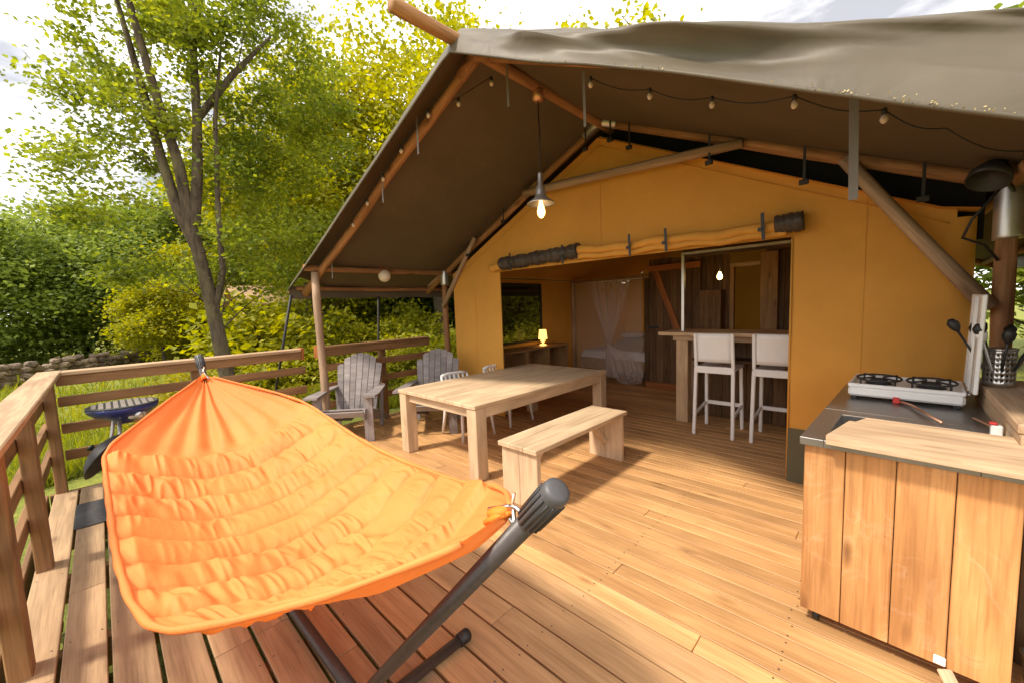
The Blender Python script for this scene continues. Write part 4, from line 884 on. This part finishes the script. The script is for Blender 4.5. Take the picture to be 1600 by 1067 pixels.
# big soft folds across the middle
Zh += .045*vnoise(U*7+V*1.5, V*2.5, 1.0, 21)*inner*quil
P = np.stack([Xh, yy, Zh], -1)
body = link('hammock_cloth', grid_me('hammock_cloth', P), 'orange', hm)
for sgn, ky, kz in ((-1, kyn, kzn), (1, kyf, kzf)):
    uu = np.linspace(.02, .98, 120); pts = [(float(A_.x+(B_.x-A_.x)*a), float(cv_(ku, ky, np.array([a]))[0])-sgn*.004, float(cv_(ku, kz, np.array([a]))[0])+.001) for a in uu] 
    tube('edge_binding', pts, [.008+.004*math.sin(math.pi*i/119)+.0015*math.sin(i*.7) for i in range(120)], 'orange', hm, 10)
for E_, T_, s in ((A_, AT, 1), (B_, BT, -1)):
    lp = [E_+Vector((-s*.05, .02, -.035)), E_+Vector((-s*.02, .014, -.014)), E_+Vector((s*.015, 0, .0)), E_+Vector((-s*.02, -.014, -.014)), E_+Vector((-s*.05, -.02, -.035))]
    tube('gather_loop', lp, [.007, .008, .007, .008, .007], 'orangetrim', hm, 10)
    lathe('gather_wrap', [(.0, -.03), (.014, -.028), (.017, 0), (.012, .03), (0, .032)], 'orangetrim', hm, E_+Vector((-s*.025, 0, -.01)), 16, axis=(s*1, 0, .45), sx=1, sy=.8)
    d = (T_-E_)
    e2 = Vector((T_.x-s*.105, T_.y, T_.z-.10)); hk = [E_+Vector((-s*.08, .02, -.03)), E_+Vector((s*.005, .004, .012)), E_.lerp(e2, .35)+Vector((0, .008, .012)), E_.lerp(e2, .7)+Vector((0, -.006, -.008)), e2]
    tube('hook_rod', hk, .0055, 'steel', hm, 8)
    ring = [E_.lerp(e2, .55)+Vector((.022*math.cos(a)*s, .004, .020*math.sin(a))) for a in np.linspace(0, 2*math.pi, 15)]
    tube('snap_ring', ring, .005, 'steel', hm, 7)
    tube('hook_latch', [E_.lerp(e2, .3)+Vector((0, 0, .0)), E_.lerp(e2, .35)+Vector((0, .012, .045))], .004, 'copper', hm, 6)

# ================================================================== GREENERY
def leaves_np(cent, size, flat=.55, rs=None):
    """folded diamond leaf (two triangles as two quads-free tris) at each centre"""
    n = len(cent); g = rs or rng
    nrm = g.normal(size=(n, 3)); nrm[:, 2] = np.abs(nrm[:, 2])+flat; nrm /= np.linalg.norm(nrm, axis=1)[:, None]
    a = g.normal(size=(n, 3)); a -= nrm*(a*nrm).sum(1)[:, None]; a /= np.linalg.norm(a, axis=1)[:, None]
    b_ = np.cross(nrm, a); s = (size*(.6+.8*g.random(n)))[:, None]
    base = cent-a*s*.5; tip = cent+a*s*.55; up_ = nrm*s*.10
    l = cent+b_*s*.36+up_-a*s*.02; r_ = cent-b_*s*.36+up_-a*s*.02
    v = np.stack([base, l, tip, r_], 1).reshape(-1, 3); k = np.arange(n)*4
    q = np.concatenate([np.stack([k, k+2, k+1], 1), np.stack([k, k+3, k+2], 1)], 0)
    return v, q
def stem_mesh(name, polys):
    v, f = [], []
    for pts, rad, n in polys:
        a, b_ = tube_data(pts, rad, n, False); o = len(v); v += a; f += [tuple(i+o for i in q) for q in b_]
    return pyd(name, v, f, True)
def make_tree(name, label, cat, base, stems, blobs, ncl, per, lsize, clr, leaf, bark='bark2', group=None, gapf=.35, limb_r=.035, seed=1, keep=None):
    """stems: list of (points, radii) in world coords; blobs: ellipsoids (centre, radii); clumps are hung on limbs from the stems"""
    g = np.random.default_rng(seed); random.seed(seed)
    o = root(name, base, label, cat, group)
    polys = [([Vector(p) for p in pts], rad, 12) for pts, rad in stems]
    sp_, sr_ = [], []
    for pts, rad in stems:
        for i in range(len(pts)-1):
            for k in range(8): sp_.append(Vector(pts[i]).lerp(Vector(pts[i+1]), k/8)); sr_.append(rad[i]+(rad[i+1]-rad[i])*k/8)
    cl = []; vol = [r_[0]*r_[1]*r_[2] for c, r_ in blobs]; tot = sum(vol)
    for (c, r_), vv in zip(blobs, vol):
        k = int(ncl*vv/tot); i = 0
        while i < k:
            d = g.normal(size=3); d /= np.linalg.norm(d); rr = g.random()**.42
            p = np.array(c)+d*np.array(r_)*rr
            if vnoise(np.array([p[0]+p[1]]), np.array([p[2]*1.1+p[1]*.6]), .9, seed)[0] < -.5+gapf*g.random()*1.2: 
                if g.random() < .75: continue
            cl.append(p); i += 1
    cen = []
    s0 = np.array([tuple(q_) for q_ in sp_]); cl.sort(key=lambda p: float(np.min(np.linalg.norm(s0-p, axis=1))))
    for p in cl:
        pv = Vector(p); best = min(range(len(sp_)), key=lambda i: (sp_[i]-pv).length + 2.2*max(0, sp_[i].z-pv.z+.2+.55*math.hypot(sp_[i].x-pv.x, sp_[i].y-pv.y)))
        s = sp_[best]; d = pv-s; jt = .10+.10*d.length; mid = s+d*.5+Vector((g.normal()*jt, g.normal()*jt, .06*d.length+g.normal()*jt*.7))
        r0 = min(sr_[best]*.75, limb_r*(.35+.30*d.length)); 
        polys.append(([s, s.lerp(mid, .5)+Vector((0, 0, .02)), mid, mid.lerp(pv, .6), pv], [r0, r0*.85, r0*.6, r0*.35, r0*.15], 6))
        sp_ += [s.lerp(mid, .5), mid, mid.lerp(pv, .6)]; sr_ += [r0*.85, r0*.6, r0*.4]
        m_ = int(per*(.5+g.random())); q = g.normal(size=(m_, 3))*np.array([1, 1, .55])*clr*(.7+.6*g.random())
        cen.append(p+q)
        t_ = g.random((m_//6, 1)); cen.append(np.array(mid)*(1-t_)+p*t_+g.normal(size=(m_//6, 3))*clr*.45)
    cen = np.concatenate(cen)
    v, q = leaves_np(cen, lsize, rs=g)
    b0 = np.array(base); link('crown', np_mesh('crown', v-b0, q, False), leaf, o, Matrix.Translation(base))
    me = stem_mesh('trunk', [([p-Vector(base) for p in pts], rad, n) for pts, rad, n in polys]); link('trunk', me, bark, o, Matrix.Translation(base))
    return o
def gzf(x, y): return float(gz(np.array(x), np.array(y)))
# the big oak beside the deck
zb = gzf(-8.9, 1.6)-.1
oak = make_tree('oak_tree', 'tall oak with a forked mossy trunk leaning beside the deck railing', 'tree', (-8.9, 1.62, zb),
    [([(-8.88, 1.62, zb), (-8.88, 1.56, .4), (-8.88, 1.47, 1.4), (-8.88, 1.38, 2.3), (-8.90, 1.25, 3.2), (-8.92, 1.18, 4.2), (-8.95, 1.0, 5.2), (-9.0, .82, 6.4), (-9.1, .6, 8.2)], [.19, .128, .112, .105, .092, .08, .066, .052, .022]),
     ([(-8.88, 1.34, 2.7), (-8.98, 1.12, 3.4), (-9.1, .98, 4.3), (-9.2, .85, 5.4), (-9.3, .6, 7.2)], [.10, .085, .07, .058, .025]),
     ([(-8.89, 1.30, 3.2), (-8.80, 1.40, 4.0), (-8.80, 1.48, 5.0), (-8.78, 1.52, 6.2), (-8.7, 1.75, 8.0)], [.09, .08, .068, .055, .025]),
     ([(-8.88, 1.45, 1.6), (-8.72, 1.62, 2.4), (-8.66, 1.62, 3.4), (-8.6, 1.70, 5.0), (-8.55, 1.9, 6.4)], [.055, .05, .042, .034, .015]),
     ([(-8.80, 1.48, 5.0), (-8.5, 2.0, 5.8), (-8.3, 2.6, 6.6)], [.06, .05, .02])],
    [((-9.2, 1.6, 6.3), (1.9, 1.7, 2.6)), ((-9.3, 3.2, 5.2), (1.5, 1.4, 2.3)), ((-9.4, .15, 5.5), (1.1, .75, .9)), ((-9.5, .25, 3.6), (1.3, .75, .8)), ((-9.4, 2.4, 3.0), (1.6, 1.5, 1.0)), ((-9.8, .5, 2.2), (1.3, .9, .55))],
    190, 190, .078, .23, 'leaf_oak', 'bark', gapf=.8, seed=5, limb_r=.018)
# bright trees behind the canopy
def simple_stems(x, y, h, r, lean=.3, fork=3, seed=0):
    g = random.Random(seed); zb_ = gzf(x, y)-.1; pts = [(x+lean*math.sin(i*.9+seed)*i/6, y+lean*math.cos(i*1.1+seed)*i/6, zb_+(h*.78)*i/6) for i in range(7)]
    st = [(pts, [r*(1-.13*i) for i in range(7)])]
    for k in range(fork):
        p = pts[2+k % 3]; a = g.random()*6.28; e = (p[0]+math.cos(a)*h*.16, p[1]+math.sin(a)*h*.16, p[2]+h*.30); m_ = ((p[0]+e[0])/2+math.cos(a)*h*.03, (p[1]+e[1])/2, (p[2]+e[2])/2)
        st.append(([p, m_, e], [r*.5, r*.36, r*.12]))
    return (x, y, zb_), st
def deciduous(label, x, y, h, wr, per, ncl, lsize, leaf, seed, group=None, low=.35, name='deciduous_tree', clr=.5):
    b0, st = simple_stems(x, y, h, .03*h*.62, .02*h, 4, seed); zt_ = b0[2]+h
    bl = [((x, y, b0[2]+h*.66), (wr, wr, h*.32)), ((x+wr*.4, y-wr*.3, b0[2]+h*.5), (wr*.7, wr*.7, h*.26)), ((x-wr*.3, y+wr*.5, b0[2]+h*low+h*.1), (wr*.75, wr*.7, h*.18))]
    return make_tree(name, label, 'tree', b0, st, bl, ncl, per, lsize, clr, leaf, group=group, seed=seed)
deciduous('bright yellow-green tree rising behind the canopy ridge', -13.5, 9.8, 14.5, 4.0, 180, 190, .17, 'leaf_bright', 21, clr=.6)
deciduous('bright yellow-green tree between the oak and the canopy edge', -15.5, 5.4, 11.5, 3.2, 170, 170, .165, 'leaf_bright', 22, low=.15, clr=.55)
deciduous('green tree top showing above the canopy beyond the ridge', -9.2, 16.5, 15.0, 3.2, 130, 130, .26, 'leaf_bright', 23, clr=.6)
# wood behind: three kinds, then copies
kinds = [deciduous('leafy mid-green tree in the wood beyond the meadow', 0, 0, 9.5, 3.0, 200, 120, .20, 'leaf_mid', 31, 'trees in the wood', .18, clr=.65),
         deciduous('dense dark green tree in the wood beyond the stone wall', 0, 0, 8.5, 3.0, 210, 120, .19, 'leaf_dark', 32, 'trees in the wood', .15, clr=.65),
         deciduous('pale yellow-green young tree in the wood edge', 0, 0, 7.0, 2.3, 180, 100, .18, 'leaf_bright', 33, 'trees in the wood', .15, clr=.55)]
spots = [(-20.0, 1.6, 2, .55), (-24, -3.5, 1, .80), (-27, -.5, 1, .95), (-25, 1.4, 1, .85), (-27, 4.0, 0, 1.0), (-23.5, 3.0, 2, .85), (-22, 6.8, 0, 1.0), (-19, 7.2, 2, .9), (-19, 9.5, 0, 1.0), (-26, 9, 1, 1.2), (-17.5, 13.5, 0, 1.0), (-22, 14, 1, 1.15),
         (-14, 17.5, 0, 1.0), (-18, 20, 1, 1.2), (-30, -6, 0, .85), (-33, 2, 0, 1.05), (-32, 8, 1, 1.4), (-11.5, 13.2, 2, .8), (-28, 15, 0, 1.4), (-23, 20, 0, 1.3), (-8, 23, 1, 1.2), (3, 16, 0, 1.0), (5, 11, 1, .9), (4.5, 7.0, 2, .7)]
used = set()
for i, (x, y, k, s) in enumerate(spots):
    o = kinds[k] if k not in used else copy_tree(kinds[k]); used.add(k)
    b0 = kinds[k].location if False else None
    o.rotation_euler = (0, 0, i*1.7); o.scale = (s, s, s*(.95+.1*((i*7) % 3)/2)); o.location = (x, y, gzf(x, y)-.15)
def neighbour(o, x, y, near):
    for (nx, ny, r_), words in near:
        if math.hypot(x-nx, y-ny) < r_: o['label'] = o['label'].split(' in the ')[0] + ' ' + words; return
tree_near = [((-17.5, 4.6, 3.4), 'standing beside the small timber cabin'), ((-24, -2, 3.6), 'rising directly behind the stone wall'), ((4, 9, 3.5), 'outside the tent beyond the stove and thick pole')]
for o in [q_ for q_ in C.objects if q_.get('group') == 'trees in the wood']: neighbour(o, o.location.x, o.location.y, tree_near)
# shrubs: two kinds and copies
def shrub(label, h, wr, per, ncl, lsize, leaf, seed, group):
    st = [([(0, 0, 0), (.1*math.sin(k*2.1), .1*math.cos(k*2.1), h*.3), (wr*.5*math.sin(k*2.1), wr*.5*math.cos(k*2.1), h*.75)], [.03, .022, .008]) for k in range(5)]
    return make_tree('shrub', label, 'shrub', (0, 0, 0), st, [((0, 0, h*.52), (wr, wr, h*.45))], ncl, per, lsize, .22, leaf, group=group, seed=seed, limb_r=.02)
sh_k = [shrub('tall loose shrub in the undergrowth behind the railing', 1.7, .95, 110, 46, .12, 'leaf_bright', 41, 'shrubs behind the railing'),
        shrub('rounded yellow-green shrub in the undergrowth behind the railing', 1.4, .9, 110, 42, .12, 'leaf_bright', 42, 'shrubs behind the railing'),
        shrub('low shrub with bright yellow foliage in the meadow by the grill', .75, .6, 90, 30, .085, 'leaf_yellow', 43, 'shrubs behind the railing')]
ss = [(-13.2, 3.3, 0, 1.7), (-14.4, 4.0, 0, 1.5), (-11.5, 3.4, 1, 1.0), (-12.5, 5.2, 0, 1.2), (-10.5, 4.6, 1, .8), (-11.2, 6.6, 0, 1.1), (-9.8, 6.2, 1, .8), (-12.8, 7.8, 0, 1.3), (-9.2, 8.2, 0, 1.0), (-10.8, 8.8, 1, 1.1), (-8.6, 9.6, 1, 1.0), (-15.5, 4.8, 0, 1.3),
      (-10.6, .9, 2, .9), (-10.0, 1.6, 2, .7), (-9.2, .55, 2, .6), (-11.6, 1.2, 2, 1.0), (-9.4, 2.9, 2, .8), (-8.7, 3.4, 1, .5), (-7.9, 5.2, 1, .55), (-8.6, 6.9, 0, .8), (2.6, 6.2, 0, 1.2), (2.4, 4.6, 1, 1.1)]
used = set()
for i, (x, y, k, s) in enumerate(ss):
    o = sh_k[k] if k not in used else copy_tree(sh_k[k]); used.add(k)
    o.location = (x, y, gzf(x, y)-.08); o.rotation_euler = (0, 0, i*2.3); o.scale = (s, s, s*(.9+.06*(i % 4)))
shrub_near = [((-9.8, 1.4, 1.3), 'in the grass between the blue grill and the oak'), ((-8.9, 3.2, .9), 'at the foot of the oak beside the canopy post'), ((-8.2, 6.0, 1.6), 'seen through the railing behind the slatted armchairs'), ((2.5, 5.4, 1.5), 'outside the tent beyond the utensil pot'), ((-9.5, 9, 1.6), 'outside the tent window')]
for o in [q_ for q_ in C.objects if q_.get('group') == 'shrubs behind the railing']: neighbour(o, o.location.x, o.location.y, shrub_near)
# grass
n = 52000; g = rng
d = 6.1+26*g.random(n)**1.9; a = g.uniform(R(100), R(212), n)
gx_ = -2+0*d+d*np.cos(a)*1.0; gy_ = 2+d*np.sin(a)
ok = (gx_ < -5.75) & (gy_ > -8); gx_, gy_ = gx_[ok], gy_[ok]; n = len(gx_)
hgt = (.10+.22*g.random(n)*(1+vnoise(gx_, gy_, .5)*1.2)); ang = g.random(n)*6.28; ln = g.normal(size=(n, 2))*.09; wd = .006+.010*g.random(n)+.0006*d[ok]
z0 = gz(gx_, gy_)-.01; c_, s_ = np.cos(ang)*wd, np.sin(ang)*wd
v = np.stack([np.stack([gx_-c_, gy_-s_, z0], -1), np.stack([gx_+c_, gy_+s_, z0], -1), np.stack([gx_+ln[:, 0]+c_*.3, gy_+ln[:, 1]+s_*.3, z0+hgt], -1)], 1).reshape(-1, 3)
k = np.arange(n)*3; tag(link('meadow_grass', np_mesh('meadow_grass', v, np.stack([k, k+1, k+2], 1), False), 'grass'), 'rough sunlit meadow grass around the deck', 'grass', kind='stuff')
# dry stone wall at the meadow's edge
sw = root('stone_wall', (-18, -2.5, gzf(-18, -2.5)), 'low tumbled dry stone wall at the meadow edge below the trees', 'wall')
st_me = []
for k in range(6):
    bm = bmesh.new(); bmesh.ops.create_icosphere(bm, subdivisions=2, radius=.5)
    for v in bm.verts:
        v.co *= 1+.25*(random.random()-.5); v.co = Vector((max(-.42, min(.42, v.co.x)), max(-.4, min(.4, v.co.y)), max(-.36, min(.36, v.co.z))))
    me = bm_done(bm, 'stone'); me.materials.append(M['stone']); st_me.append(me)
wa, wb = Vector((-17.0, -3.6, 0)), Vector((-24.5, 2.2, 0)); ns = 40
for i in range(ns):
    for lay in range(4):
        t_ = (i+.5*(lay % 2)+random.uniform(-.2, .2))/ns; p = wa.lerp(wb, t_); z = gzf(p.x, p.y)+.08+lay*.17
        if lay == 3 and random.random() < .45: continue
        Mw = Matrix.Translation((p.x+random.uniform(-.09, .09), p.y+random.uniform(-.09, .09), z)) @ Euler((random.uniform(-.3, .3), random.uniform(-.3, .3), random.random()*6)).to_matrix().to_4x4() @ Matrix.Diagonal((.36*random.uniform(.7, 1.3), .32, .24*random.uniform(.8, 1.2), 1))
        link('stone', random.choice(st_me), None, sw, Mw)
# timber cabin glimpsed through the trees
hb = root('timber_cabin', (-15.5, 7.2, 0), 'small timber cabin glimpsed through the undergrowth beyond the oak', 'cabin')
cx, cy = -17.5, 4.6; cz = gzf(cx, cy)
for k in range(11): bx('log', (cx-1.2, cy-1.0, cz+.1+k*.2), (cx-1.02, cy+1.0, cz+.1+k*.2+.185), 'bar', hb)
for k in range(11): bx('log', (cx-1.0, cy-1.0, cz+.1+k*.2), (cx+1.0, cy-.85, cz+.1+k*.2+.185), 'bar', hb); bx('log', (cx+1.02, cy-1.0, cz+.1+k*.2), (cx+1.2, cy+1.0, cz+.1+k*.2+.185), 'bar', hb)
for s in (-1, 1): plank('roof', (cx+s*.75, cy-1.3, cz+2.72), (cx+s*.75, cy+1.3, cz+2.72), 1.75, .06, 'bar', hb, Vector((s*.45, 0, 1)))
